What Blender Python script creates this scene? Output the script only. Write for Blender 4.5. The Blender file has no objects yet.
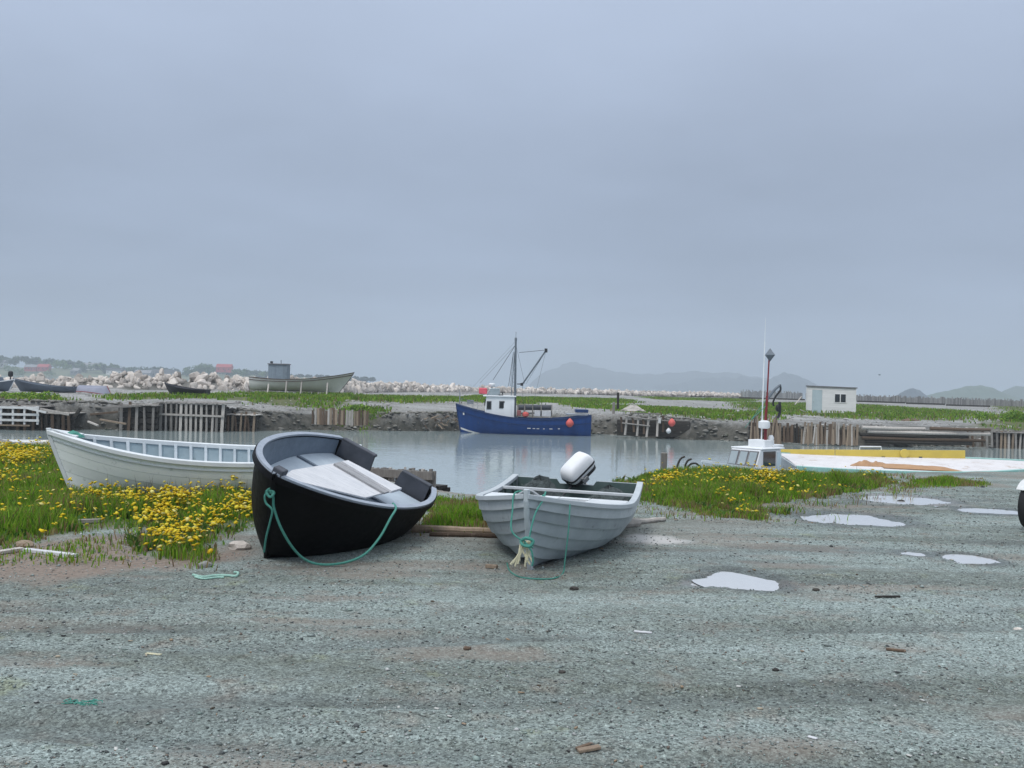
import bpy, math, random
import numpy as np
from mathutils import Matrix, Vector, Euler

# ------------------------------------------------------------------ camera, sky, sun, exposure
SC = bpy.context.scene
COL = SC.collection
R = math.radians
CAMZ = 1.6
FPX = 995.0
ROLL = R(1.4)
HOR = 384.5
cam_d = bpy.data.cameras.new('camera')
cam = bpy.data.objects.new('camera', cam_d)
COL.objects.link(cam)
cam_d.sensor_width = 36.0
cam_d.lens = FPX / 1024 * 36
cam_d.clip_start = 0.05
cam_d.clip_end = 20000
cam.matrix_world = Matrix.Translation((0, 0, CAMZ)) @ Matrix.Rotation(R(90), 4, 'X') @ Matrix.Rotation(ROLL, 4, 'Z')
cam_d.shift_y = 0.5 / 1024
SC.camera = cam

SUN_EL, SUN_AZ = R(55), R(215)
world = bpy.data.worlds.new('World')
SC.world = world
world.use_nodes = True
nt = world.node_tree
nt.nodes.clear()
def wn(t, **k):
    n = nt.nodes.new(t)
    for a, b in k.items():
        setattr(n, a, b)
    return n
sky = wn('ShaderNodeTexSky', sky_type='NISHITA', sun_disc=False, sun_elevation=SUN_EL, sun_rotation=SUN_AZ)
sky.air_density = 1.0; sky.dust_density = 3.0
tc = wn('ShaderNodeTexCoord')
sep = wn('ShaderNodeSeparateXYZ'); nt.links.new(tc.outputs['Generated'], sep.inputs[0])
# overcast cloud deck: brightness rises with elevation, soft mottling projected on the cloud base
zc = wn('ShaderNodeMath', operation='MAXIMUM'); nt.links.new(sep.outputs['Z'], zc.inputs[0]); zc.inputs[1].default_value = 0.0
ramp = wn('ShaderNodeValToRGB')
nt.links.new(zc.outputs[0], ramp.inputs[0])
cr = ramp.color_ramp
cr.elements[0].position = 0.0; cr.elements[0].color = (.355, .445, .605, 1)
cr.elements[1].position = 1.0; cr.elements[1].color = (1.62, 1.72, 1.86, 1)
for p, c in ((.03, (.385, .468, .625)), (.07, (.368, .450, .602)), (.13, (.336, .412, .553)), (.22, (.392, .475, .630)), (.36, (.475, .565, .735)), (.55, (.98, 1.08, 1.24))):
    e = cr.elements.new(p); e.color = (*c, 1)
za = wn('ShaderNodeMath', operation='ADD'); nt.links.new(zc.outputs[0], za.inputs[0]); za.inputs[1].default_value = 0.16
dv = wn('ShaderNodeVectorMath', operation='DIVIDE')
cb = wn('ShaderNodeCombineXYZ')
for i in range(3):
    nt.links.new(za.outputs[0], cb.inputs[i])
nt.links.new(tc.outputs['Generated'], dv.inputs[0]); nt.links.new(cb.outputs[0], dv.inputs[1])
mp = wn('ShaderNodeMapping'); mp.inputs['Scale'].default_value = (.6, .62, 0.6); mp.inputs['Location'].default_value = (3.6, 1.2, 0)
nt.links.new(dv.outputs[0], mp.inputs[0])
cn = wn('ShaderNodeTexNoise'); cn.inputs['Scale'].default_value = 1.0; cn.inputs['Detail'].default_value = 5; cn.inputs['Roughness'].default_value = .48
nt.links.new(mp.outputs[0], cn.inputs['Vector'])
mr = wn('ShaderNodeMapRange'); mr.inputs['From Min'].default_value = .3; mr.inputs['From Max'].default_value = .7
mr.inputs['To Min'].default_value = .85; mr.inputs['To Max'].default_value = 1.19
nt.links.new(cn.outputs[0], mr.inputs[0])
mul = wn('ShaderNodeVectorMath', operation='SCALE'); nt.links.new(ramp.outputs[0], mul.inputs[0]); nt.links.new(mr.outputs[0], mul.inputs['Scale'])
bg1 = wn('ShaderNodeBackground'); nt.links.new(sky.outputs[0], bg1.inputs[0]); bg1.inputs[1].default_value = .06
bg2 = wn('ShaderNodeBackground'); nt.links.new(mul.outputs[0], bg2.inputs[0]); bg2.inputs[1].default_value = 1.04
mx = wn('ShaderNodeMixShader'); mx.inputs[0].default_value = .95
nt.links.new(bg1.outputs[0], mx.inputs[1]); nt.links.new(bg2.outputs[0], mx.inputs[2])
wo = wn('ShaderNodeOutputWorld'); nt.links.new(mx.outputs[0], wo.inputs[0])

sun_d = bpy.data.lights.new('sun', 'SUN')
sun = bpy.data.objects.new('sun', sun_d); COL.objects.link(sun)
sun_d.energy = 1.5; sun_d.angle = R(16); sun_d.color = (1, .96, .9)
sdir = Vector((math.sin(SUN_AZ) * math.cos(SUN_EL), math.cos(SUN_AZ) * math.cos(SUN_EL), math.sin(SUN_EL)))
sun.rotation_euler = sdir.to_track_quat('Z', 'Y').to_euler()
SC.view_settings.view_transform = 'Standard'
SC.view_settings.look = 'None'
SC.view_settings.exposure = 0.0
SC.view_settings.gamma = 1.0
SC.cycles.volume_bounces = 1
SC.cycles.max_bounces = 6
SC.cycles.transparent_max_bounces = 12
SC.cycles.use_denoising = True

# ------------------------------------------------------------------ pixel helpers
def ray(px, py):
    a, b = px - 512.0, py - HOR
    u = a * math.cos(ROLL) + b * math.sin(ROLL)
    v = -a * math.sin(ROLL) + b * math.cos(ROLL)
    return Vector((u / FPX, 1.0, -v / FPX))
def at(px, py, d):
    r = ray(px, py); return Vector((r.x * d, d, CAMZ + r.z * d))
def ground(px, py, z=0.0):
    r = ray(px, py); d = (z - CAMZ) / r.z
    return Vector((r.x * d, d, z))
WATER = -2.1

# ------------------------------------------------------------------ noise
_rs = np.random.default_rng(7)
_perm = _rs.permutation(4096)
_val = _rs.random(4096)
def vnoise(x, y, seed=0):
    x = np.asarray(x, float); y = np.asarray(y, float)
    xi = np.floor(x).astype(int); yi = np.floor(y).astype(int)
    fx, fy = x - xi, y - yi
    fx = fx * fx * (3 - 2 * fx); fy = fy * fy * (3 - 2 * fy)
    def h(a, b):
        return _val[_perm[(_perm[(a + seed * 131) & 4095] + b) & 4095]]
    return (h(xi, yi) * (1 - fx) + h(xi + 1, yi) * fx) * (1 - fy) + (h(xi, yi + 1) * (1 - fx) + h(xi + 1, yi + 1) * fx) * fy
def fbm(x, y, seed=0, o=4):
    s = 0; a = .5; t = 0
    for i in range(o):
        s = s + a * vnoise(x * 2 ** i, y * 2 ** i, seed + i); t += a; a *= .5
    return s / t
def sstep(a, b, x):
    t = np.clip((x - a) / (b - a), 0, 1); return t * t * (3 - 2 * t)
def inpoly(px, py, poly):
    c = np.zeros(px.shape, bool); n = len(poly)
    for i in range(n):
        x1, y1 = poly[i][:2]; x2, y2 = poly[(i + 1) % n][:2]
        m = ((y1 > py) != (y2 > py)) & (px < (x2 - x1) * (py - y1) / (y2 - y1 + 1e-12) + x1)
        c ^= m
    return c

# ------------------------------------------------------------------ object helpers
MW = {}
def tag(o, label=None, cat=None, group=None, kind=None):
    if label: o['label'] = label
    if cat: o['category'] = cat
    if group: o['group'] = group
    if kind: o['kind'] = kind
    return o
def thing(name, label, cat, loc=(0, 0, 0), rot=None, group=None):
    o = bpy.data.objects.new(name, None); COL.objects.link(o)
    m = Matrix.Translation(Vector(loc))
    if rot is not None: m = m @ rot
    o.matrix_world = m
    o.empty_display_size = .2
    MW[o.name] = m
    tag(o, label, cat, group)
    return o
def mesh_np(name, V, Fq=None, Ft=None, col=None):
    me = bpy.data.meshes.new(name)
    V = np.asarray(V, np.float32)
    nq = 0 if Fq is None else len(Fq); n3 = 0 if Ft is None else len(Ft)
    idx = np.concatenate([np.asarray(Fq).ravel() if nq else np.zeros(0, int), np.asarray(Ft).ravel() if n3 else np.zeros(0, int)]).astype(np.int32)
    me.vertices.add(len(V)); me.vertices.foreach_set('co', V.ravel())
    me.loops.add(len(idx)); me.loops.foreach_set('vertex_index', idx)
    me.polygons.add(nq + n3)
    ls = np.concatenate([np.arange(nq) * 4, nq * 4 + np.arange(n3) * 3]).astype(np.int32)
    me.polygons.foreach_set('loop_start', ls)
    me.update(calc_edges=True)
    if col is not None:
        a = me.color_attributes.new('Col', 'FLOAT_COLOR', 'POINT')
        c = np.ones((len(V), 4), np.float32); c[:, :np.asarray(col).shape[1]] = col
        a.data.foreach_set('color', c.ravel())
    return me
def link(name, me, mat=None, parent=None, loc=None):
    o = bpy.data.objects.new(name, me); COL.objects.link(o)
    if mat is not None and not me.materials: me.materials.append(mat)
    if parent is not None: o.parent = parent
    if loc is not None: o.location = loc
    return o

class MB:
    def __init__(self): self.v = []; self.f = []
    def add(self, vs, fs):
        b = len(self.v); self.v += [tuple(p) for p in vs]; self.f += [tuple(i + b for i in f) for f in fs]; return self
    def box(self, c, s, rot=None):
        c = Vector(c); h = [k / 2 for k in s]; vs = []
        for sx in (-1, 1):
            for sy in (-1, 1):
                for sz in (-1, 1):
                    p = Vector((sx * h[0], sy * h[1], sz * h[2]))
                    if rot is not None: p = rot @ p
                    vs.append(c + p)
        return self.add(vs, [(0, 1, 3, 2), (4, 6, 7, 5), (0, 4, 5, 1), (2, 3, 7, 6), (0, 2, 6, 4), (1, 5, 7, 3)])
    def beam(self, p0, p1, w, h, up=(0, 0, 1)):
        p0, p1 = Vector(p0), Vector(p1); d = (p1 - p0); L = d.length; d.normalize()
        up = Vector(up)
        if abs(d.dot(up)) > .98: up = Vector((0, 1, 0)) if abs(d.y) < .9 else Vector((1, 0, 0))
        x = d.cross(up).normalized(); u = x.cross(d).normalized()
        vs = []
        for q in (p0, p1):
            for a, b in ((-1, -1), (1, -1), (1, 1), (-1, 1)):
                vs.append(q + x * a * w / 2 + u * b * h / 2)
        return self.add(vs, [(3, 2, 1, 0), (4, 5, 6, 7), (0, 1, 5, 4), (1, 2, 6, 5), (2, 3, 7, 6), (3, 0, 4, 7)])
    def tube(self, pts, r, n=8, r1=None, close=False):
        pts = [Vector(p) for p in pts]; m = len(pts); base = len(self.v); prev = None
        for i, p in enumerate(pts):
            t = (pts[min(i + 1, m - 1)] - pts[max(i - 1, 0)])
            t = t.normalized() if t.length > 1e-9 else Vector((0, 0, 1))
            if prev is None:
                a = Vector((0, 0, 1)) if abs(t.z) < .9 else Vector((1, 0, 0))
                x = t.cross(a).normalized()
            else:
                x = (prev - t * prev.dot(t))
                x = x.normalized() if x.length > 1e-6 else t.orthogonal().normalized()
            prev = x; y = t.cross(x)
            rr = r if r1 is None else r + (r1 - r) * i / (m - 1)
            for k in range(n):
                an = 2 * math.pi * k / n
                self.v.append(tuple(p + (x * math.cos(an) + y * math.sin(an)) * rr))
        for i in range(m - 1):
            for k in range(n):
                a = base + i * n + k; b = base + i * n + (k + 1) % n
                self.f.append((a, b, b + n, a + n))
        self.f.append(tuple(base + k for k in range(n))[::-1])
        self.f.append(tuple(base + (m - 1) * n + k for k in range(n)))
        return self
    def solid(self, A, B):
        """closed shell between two grids of points A (outer) and B (inner), each [i][j]"""
        ni, nj = len(A), len(A[0]); base = len(self.v)
        for G in (A, B):
            for row in G:
                self.v += [tuple(p) for p in row]
        o = base + ni * nj
        ix = lambda i, j: base + i * nj + j
        jx = lambda i, j: o + i * nj + j
        for i in range(ni - 1):
            for j in range(nj - 1):
                self.f.append((ix(i, j), ix(i + 1, j), ix(i + 1, j + 1), ix(i, j + 1)))
                self.f.append((jx(i, j + 1), jx(i + 1, j + 1), jx(i + 1, j), jx(i, j)))
        for i in range(ni - 1):
            self.f.append((ix(i + 1, 0), ix(i, 0), jx(i, 0), jx(i + 1, 0)))
            self.f.append((ix(i, nj - 1), ix(i + 1, nj - 1), jx(i + 1, nj - 1), jx(i, nj - 1)))
        for j in range(nj - 1):
            self.f.append((ix(0, j), ix(0, j + 1), jx(0, j + 1), jx(0, j)))
            self.f.append((ix(ni - 1, j + 1), ix(ni - 1, j), jx(ni - 1, j), jx(ni - 1, j + 1)))
        return self
    def prism(self, poly, d):
        """polygon of 3D points swept by vector d"""
        n = len(poly); P = [Vector(p) for p in poly]; d = Vector(d)
        return self.add(P + [p + d for p in P], [tuple(range(n))[::-1], tuple(range(n, 2 * n))] + [(i, (i + 1) % n, n + (i + 1) % n, n + i) for i in range(n)])
    def lathe(self, prof, n=16, axis='Z', c=(0, 0, 0)):
        base = len(self.v); c = Vector(c)
        for r, h in prof:
            for k in range(n):
                a = 2 * math.pi * k / n; q = (r * math.cos(a), r * math.sin(a), h)
                if axis == 'Y': q = (q[0], q[2], q[1])
                if axis == 'X': q = (q[2], q[0], q[1])
                self.v.append(tuple(c + Vector(q)))
        for i in range(len(prof) - 1):
            for k in range(n):
                a = base + i * n + k; b = base + i * n + (k + 1) % n
                self.f.append((a, b, b + n, a + n))
        self.f.append(tuple(base + k for k in range(n))[::-1])
        self.f.append(tuple(base + (len(prof) - 1) * n + k for k in range(n)))
        return self
    def build(self, name, mat, parent=None, world=False, smooth=False, bevel=0.0, recal=True):
        me = bpy.data.meshes.new(name)
        vs = self.v
        loc = None
        if parent is not None and world:
            im = MW[parent.name].inverted()
            vs = [tuple(im @ Vector(p)) for p in vs]
        if parent is None:
            a = np.array(vs); c = a.mean(0); c[2] = a[:, 2].min(); loc = Vector(c)
            vs = [tuple(p) for p in (a - c)]
        me.from_pydata(vs, [], self.f); me.update()
        if recal:
            import bmesh
            bm = bmesh.new(); bm.from_mesh(me); bmesh.ops.recalc_face_normals(bm, faces=bm.faces)
            bm.to_mesh(me); bm.free()
        if smooth:
            me.polygons.foreach_set('use_smooth', [True] * len(me.polygons))
        o = link(name, me, mat, parent, loc)
        if smooth:
            md = o.modifiers.new('edge', 'EDGE_SPLIT'); md.split_angle = R(38)
        if bevel:
            md = o.modifiers.new('bevel', 'BEVEL'); md.width = bevel; md.segments = 2; md.limit_method = 'ANGLE'; md.angle_limit = R(40)
        if parent is None: MW[o.name] = Matrix.Translation(loc)
        return o

# ------------------------------------------------------------------ materials
def newmat(name):
    m = bpy.data.materials.new(name); m.use_nodes = True
    t = m.node_tree; b = t.nodes['Principled BSDF']
    return m, t, b
def nd(t, ty, **k):
    n = t.nodes.new(ty)
    for a, b in k.items(): setattr(n, a, b)
    return n
def mixc(t, fac, a, b, mode='MIX'):
    n = nd(t, 'ShaderNodeMix', data_type='RGBA', blend_type=mode)
    for s, v in ((n.inputs[0], fac), (n.inputs[6], a), (n.inputs[7], b)):
        if hasattr(v, 'links') or isinstance(v, bpy.types.NodeSocket): t.links.new(v, s)
        else: s.default_value = v if isinstance(v, (int, float)) else (*v, 1)
    return n.outputs[2]
def rng_(t, sock, a, b, c=0.0, d=1.0):
    n = nd(t, 'ShaderNodeMapRange'); n.inputs[1].default_value = a; n.inputs[2].default_value = b
    n.inputs[3].default_value = c; n.inputs[4].default_value = d; t.links.new(sock, n.inputs[0]); return n.outputs[0]
def noise(t, vec, scale, detail=4, rough=.55):
    n = nd(t, 'ShaderNodeTexNoise'); n.inputs['Scale'].default_value = scale; n.inputs['Detail'].default_value = detail
    n.inputs['Roughness'].default_value = rough; t.links.new(vec, n.inputs['Vector']); return n.outputs[0]
def pmat(name, c, c2=None, scale=6, stretch=(1, 1, 1), rough=.7, bump=.15, bscale=None, wear=None, wear_amt=.55, wear_scale=4, metal=0, vary=.12, spec=.35, bdist=.01, island=0):
    m, t, b = newmat(name)
    tcn = nd(t, 'ShaderNodeTexCoord'); mpn = nd(t, 'ShaderNodeMapping'); mpn.inputs['Scale'].default_value = stretch
    t.links.new(tcn.outputs['Object'], mpn.inputs[0])
    oi = nd(t, 'ShaderNodeObjectInfo')
    ad = nd(t, 'ShaderNodeVectorMath', operation='ADD'); t.links.new(mpn.outputs[0], ad.inputs[0])
    sc = nd(t, 'ShaderNodeMath', operation='MULTIPLY'); sc.inputs[1].default_value = 37.0; t.links.new(oi.outputs['Random'], sc.inputs[0])
    t.links.new(sc.outputs[0], ad.inputs[1])
    v = ad.outputs[0]
    c2 = c2 or tuple(k * .72 for k in c)
    n1 = noise(t, v, scale, 6, .6)
    col = mixc(t, rng_(t, n1, .3, .7), c, c2)
    if wear is not None:
        n2 = noise(t, v, wear_scale, 8, .68)
        col = mixc(t, rng_(t, n2, wear_amt, wear_amt + .10), col, wear)
    br = rng_(t, oi.outputs['Random'], 0, 1, 1 - vary, 1 + vary)
    vm = nd(t, 'ShaderNodeVectorMath', operation='SCALE'); t.links.new(col, vm.inputs[0]); t.links.new(br, vm.inputs['Scale'])
    out = vm.outputs[0]
    if island:
        ge = nd(t, 'ShaderNodeNewGeometry'); v2 = nd(t, 'ShaderNodeVectorMath', operation='SCALE'); t.links.new(out, v2.inputs[0])
        t.links.new(rng_(t, ge.outputs['Random Per Island'], 0, 1, 1 - island, 1 + island), v2.inputs['Scale']); out = v2.outputs[0]
    t.links.new(out, b.inputs['Base Color'])
    b.inputs['Metallic'].default_value = metal
    b.inputs['Specular IOR Level'].default_value = spec
    n3 = noise(t, v, (bscale or scale * 4), 5, .6)
    t.links.new(rng_(t, n3, .2, .8, max(rough - .12, .03), min(rough + .12, 1)), b.inputs['Roughness'])
    if bump:
        bn = nd(t, 'ShaderNodeBump'); bn.inputs['Strength'].default_value = bump; bn.inputs['Distance'].default_value = bdist
        t.links.new(n3, bn.inputs['Height']); t.links.new(bn.outputs[0], b.inputs['Normal'])
    return m
def attrmat(name, rough=.6, trans=.3, mulv=1.0):
    m, t, b = newmat(name)
    a = nd(t, 'ShaderNodeAttribute', attribute_name='Col')
    t.links.new(a.outputs['Color'], b.inputs['Base Color']); b.inputs['Roughness'].default_value = rough
    b.inputs['Specular IOR Level'].default_value = .25
    if trans:
        tr = nd(t, 'ShaderNodeBsdfTranslucent'); t.links.new(a.outputs['Color'], tr.inputs[0])
        mxs = nd(t, 'ShaderNodeMixShader'); mxs.inputs[0].default_value = trans
        t.links.new(b.outputs[0], mxs.inputs[1]); t.links.new(tr.outputs[0], mxs.inputs[2])
        t.links.new(mxs.outputs[0], t.nodes['Material Output'].inputs[0])
    return m

M = {}
M['black_paint'] = pmat('black hull paint', (.003, .003, .0035), (.006, .006, .007), 5, rough=.6, bump=.08, spec=.12, wear=(.025, .028, .026), wear_amt=.70, wear_scale=7)
M['rim_blue'] = pmat('blue grey rim paint', (.32, .355, .41), (.24, .275, .32), 7, rough=.5, bump=.12, wear=(.16, .18, .2), wear_amt=.64, wear_scale=14)
M['liner_blue'] = pmat('blue grey liner', (.17, .21, .26), (.12, .15, .19), 5, rough=.6, bump=.1, wear=(.14, .16, .17), wear_amt=.66, wear_scale=9)
M['floor_blue'] = pmat('worn blue floor', (.40, .46, .51), (.31, .36, .41), 4, rough=.6, bump=.1, wear=(.2, .21, .2), wear_amt=.64, wear_scale=8)
M['dark_inside'] = pmat('dark inside paint', (.035, .04, .05), (.06, .065, .08), 6, rough=.5, bump=.1)
M['white_board'] = pmat('whitewashed board', (.62, .62, .63), (.48, .49, .51), 5, (1, 6, 1), rough=.75, bump=.25, wear=(.26, .25, .24), wear_amt=.60, wear_scale=9)
M['grey_board'] = pmat('weathered grey board', (.40, .40, .41), (.28, .28, .29), 6, (1, 7, 1), rough=.85, bump=.35, wear=(.5, .5, .5), wear_amt=.6, wear_scale=9)
M['grey_hull'] = pmat('grey hull paint', (.38, .425, .44), (.30, .34, .36), 4, (1, 1, 1), rough=.62, bump=.15, wear=(.19, .20, .20), wear_amt=.60, wear_scale=11)
M['grey_rail'] = pmat('pale grey rail paint', (.50, .54, .56), (.42, .46, .48), 6, rough=.6, bump=.15, wear=(.22, .23, .22), wear_amt=.64, wear_scale=12)
M['thwart_white'] = pmat('white thwart paint', (.64, .67, .68), (.52, .55, .57), 6, rough=.6, bump=.12, wear=(.3, .3, .28), wear_amt=.64, wear_scale=9)
M['green_dark'] = pmat('dark green inside paint', (.05, .085, .08), (.085, .12, .115), 8, rough=.6, bump=.15, wear=(.2, .24, .23), wear_amt=.62, wear_scale=7)
M['brown_inside'] = pmat('brown boat bottom', (.15, .10, .07), (.10, .07, .05), 6, rough=.8, bump=.2)
M['white_hull'] = pmat('white hull paint', (.82, .85, .83), (.76, .79, .77), 3, rough=.5, bump=.08, wear=(.46, .50, .46), wear_amt=.62, wear_scale=6)
M['white_rail'] = pmat('white rail paint', (.74, .77, .78), (.64, .67, .69), 5, rough=.5, bump=.08, wear=(.4, .42, .42), wear_amt=.66, wear_scale=10)
M['rib_paint'] = pmat('white rib paint', (.62, .66, .68), (.52, .57, .60), 6, rough=.6)
M['ceiling_blue'] = pmat('pale blue inside paint', (.34, .42, .46), (.26, .34, .38), 5, rough=.65, wear=(.18, .22, .23), wear_amt=.62, wear_scale=8)
M['rope_green'] = pmat('green rope', (.08, .30, .24), (.05, .20, .16), 60, rough=.8, bump=.6, bscale=160)
M['rope_pale'] = pmat('pale green rope', (.35, .55, .46), (.24, .42, .36), 60, rough=.8, bump=.5, bscale=160)
M['rope_cream'] = pmat('cream frayed rope', (.62, .58, .38), (.48, .46, .34), 40, rough=.85, bump=.5)
M['cowl'] = pmat('white motor cowling', (.74, .75, .76), (.68, .69, .70), 6, rough=.52, bump=.03, spec=.3, wear=(.42, .42, .41), wear_amt=.64, wear_scale=9)
M['motor_dark'] = pmat('dark motor plastic', (.03, .032, .036), None, 8, rough=.45, bump=.05)
M['motor_grey'] = pmat('grey motor metal', (.30, .31, .32), None, 8, rough=.45, bump=.05, metal=.3)
M['wood_grey'] = pmat('weathered grey wood', (.27, .255, .235), (.17, .155, .14), 3, (6, 6, 1), rough=.88, bump=.5, wear=(.38, .36, .33), wear_amt=.6, wear_scale=3, vary=.28)
M['wood_pale'] = pmat('bleached pale wood', (.48, .45, .41), (.36, .33, .30), 3, (6, 6, 1), rough=.88, bump=.4, wear=(.25, .23, .2), wear_amt=.6, wear_scale=3, vary=.2)
M['wood_brown'] = pmat('wet brown wood', (.13, .09, .06), (.08, .055, .04), 3, (6, 6, 1), rough=.85, bump=.5, wear=(.26, .2, .15), wear_amt=.6, wear_scale=3, vary=.35)
M['wood_tan'] = pmat('tan stake wood', (.30, .235, .17), (.2, .15, .11), 3, (6, 6, 1), rough=.88, bump=.5, wear=(.4, .34, .28), wear_amt=.62, wear_scale=3, vary=.3)
M['wood_dark'] = pmat('dark wet timber', (.05, .045, .038), (.03, .027, .024), 4, (4, 4, 1), rough=.8, bump=.4, vary=.3)
M['white_fence'] = pmat('white fence paint', (.68, .68, .66), (.56, .56, .55), 5, rough=.75, bump=.2, wear=(.35, .32, .28), wear_amt=.62, wear_scale=6)
M['blue_hull'] = pmat('blue hull paint', (.010, .050, .19), (.008, .036, .14), .9, (3, 3, .6), rough=.42, bump=.04, wear=(.05, .07, .13), wear_amt=.60, wear_scale=2.6)
M['blue_rail'] = pmat('blue rail paint', (.012, .04, .13), None, 3, rough=.45)
M['cabin_white'] = pmat('white cabin paint', (.74, .76, .77), (.68, .70, .71), 1.5, rough=.45, bump=.04, wear=(.55, .52, .46), wear_amt=.70, wear_scale=2)
M['boot_white'] = pmat('white boot stripe', (.7, .7, .68), None, 3, rough=.5)
M['glass_dark'] = pmat('dark window glass', (.018, .022, .026), None, 2, rough=.08, bump=0, spec=.6)
M['glass_pale'] = pmat('pale window glass', (.30, .35, .37), (.24, .29, .31), 2, rough=.1, bump=0, spec=.6)
M['red_paint'] = pmat('red paint', (.24, .03, .035), (.17, .025, .03), 4, rough=.5, bump=.05)
M['buoy_red'] = pmat('faded red buoy', (.62, .12, .10), (.52, .1, .09), 5, rough=.5, bump=.04)
M['pink_raft'] = pmat('coral red canister', (.66, .11, .14), (.55, .09, .12), 4, rough=.5, bump=.04)
M['steel'] = pmat('galvanised steel', (.34, .36, .38), (.26, .28, .3), 5, rough=.5, metal=.5, bump=.06)
M['mast_grey'] = pmat('grey mast paint', (.16, .19, .22), (.11, .13, .15), 4, rough=.55)
M['rigging'] = pmat('rigging wire', (.07, .08, .095), None, 4, rough=.6)
M['black_rubber'] = pmat('black rubber', (.012, .012, .013), (.02, .02, .02), 8, rough=.75, bump=.1)
M['yellow_board'] = pmat('yellow paint', (.68, .52, .10), (.60, .46, .10), 2.5, rough=.6, bump=.1, wear=(.44, .36, .14), wear_amt=.62, wear_scale=3)
M['deck_white'] = pmat('white deck paint', (.72, .70, .70), (.60, .57, .56), 1.6, rough=.6, bump=.08, wear=(.42, .32, .25), wear_amt=.57, wear_scale=2)
M['teal_hull'] = pmat('teal hull paint', (.22, .42, .38), (.30, .48, .44), 2, rough=.6, bump=.1, wear=(.45, .5, .48), wear_amt=.6, wear_scale=3)
M['tarp_brown'] = pmat('tan tarpaulin', (.42, .25, .13), (.32, .18, .09), 3, rough=.7, bump=.2)
M['shed_white'] = pmat('white clapboard paint', (.74, .74, .73), (.67, .67, .66), 1.5, rough=.65, bump=.05, wear=(.55, .54, .52), wear_amt=.70, wear_scale=2, vary=.04)
M['shed_trim'] = pmat('grey trim', (.16, .16, .17), None, 3, rough=.7)
M['door_blue'] = pmat('pale blue door', (.50, .60, .64), (.44, .54, .58), 3, rough=.6)
M['wood_silver'] = pmat('silvered timber', (.36, .36, .35), (.24, .24, .235), 2, (3, 3, 1), rough=.9, bump=.3, vary=.2, island=.3)
M['roof_felt'] = pmat('roof felt', (.19, .19, .2), (.14, .14, .15), 3, rough=.9, bump=.2)
M['rock'] = pmat('pale pink granite', (.49, .445, .40), (.38, .345, .31), 1.4, rough=.85, bump=.5, bscale=6, bdist=.05, wear=(.20, .185, .165), wear_amt=.56, wear_scale=1.6, vary=.1, island=.38)
M['stone'] = pmat('grey stone', (.30, .30, .29), (.2, .2, .195), 9, rough=.85, bump=.5, vary=.3)
M['dory_grey'] = pmat('slate grey dory paint', (.13, .16, .20), (.10, .125, .16), 2, rough=.6)
M['dory_violet'] = pmat('pale violet dory paint', (.24, .25, .31), (.19, .2, .25), 2, rough=.6, wear=(.35, .35, .38), wear_amt=.62)
M['dory_dark'] = pmat('near black dory paint', (.025, .026, .034), (.04, .04, .05), 2, rough=.55)
M['dory_red'] = pmat('dull red trim', (.28, .10, .10), None, 3, rough=.6)
M['hull_cream'] = pmat('cream white hull', (.74, .75, .71), (.64, .65, .61), 1.2, rough=.55, bump=.06, wear=(.5, .40, .33), wear_amt=.68, wear_scale=1.6)
M['rust_line'] = pmat('brown rubbing rail', (.12, .09, .08), None, 2, rough=.7)
M['hut_grey'] = pmat('blue grey hut boards', (.20, .25, .29), (.16, .2, .235), 2, rough=.7, bump=.1)
M['house_white'] = pmat('white house paint', (.72, .72, .70), None, .4, rough=.7, bump=0)
M['house_red'] = pmat('red house paint', (.42, .05, .05), None, .4, rough=.7, bump=0)
M['house_grey'] = pmat('grey house paint', (.28, .29, .30), None, .4, rough=.7, bump=0)
M['roof_dark'] = pmat('dark roof', (.07, .07, .075), None, .4, rough=.85, bump=0)
M['roof_grey'] = pmat('grey roof', (.26, .26, .27), None, .4, rough=.85, bump=0)
M['trailer_white'] = pmat('white mudguard paint', (.72, .73, .72), None, 5, rough=.45, bump=.03)
M['bark'] = pmat('dark bark', (.07, .055, .045), None, 3, rough=.9)
M['leaf'] = attrmat('leaf colours', .6, .25)
M['grass'] = attrmat('grass colours', .55, .45)
M['petal'] = attrmat('petal colours', .6, .3)
M['pebble'] = attrmat('pebble colours', .85, 0)

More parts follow.
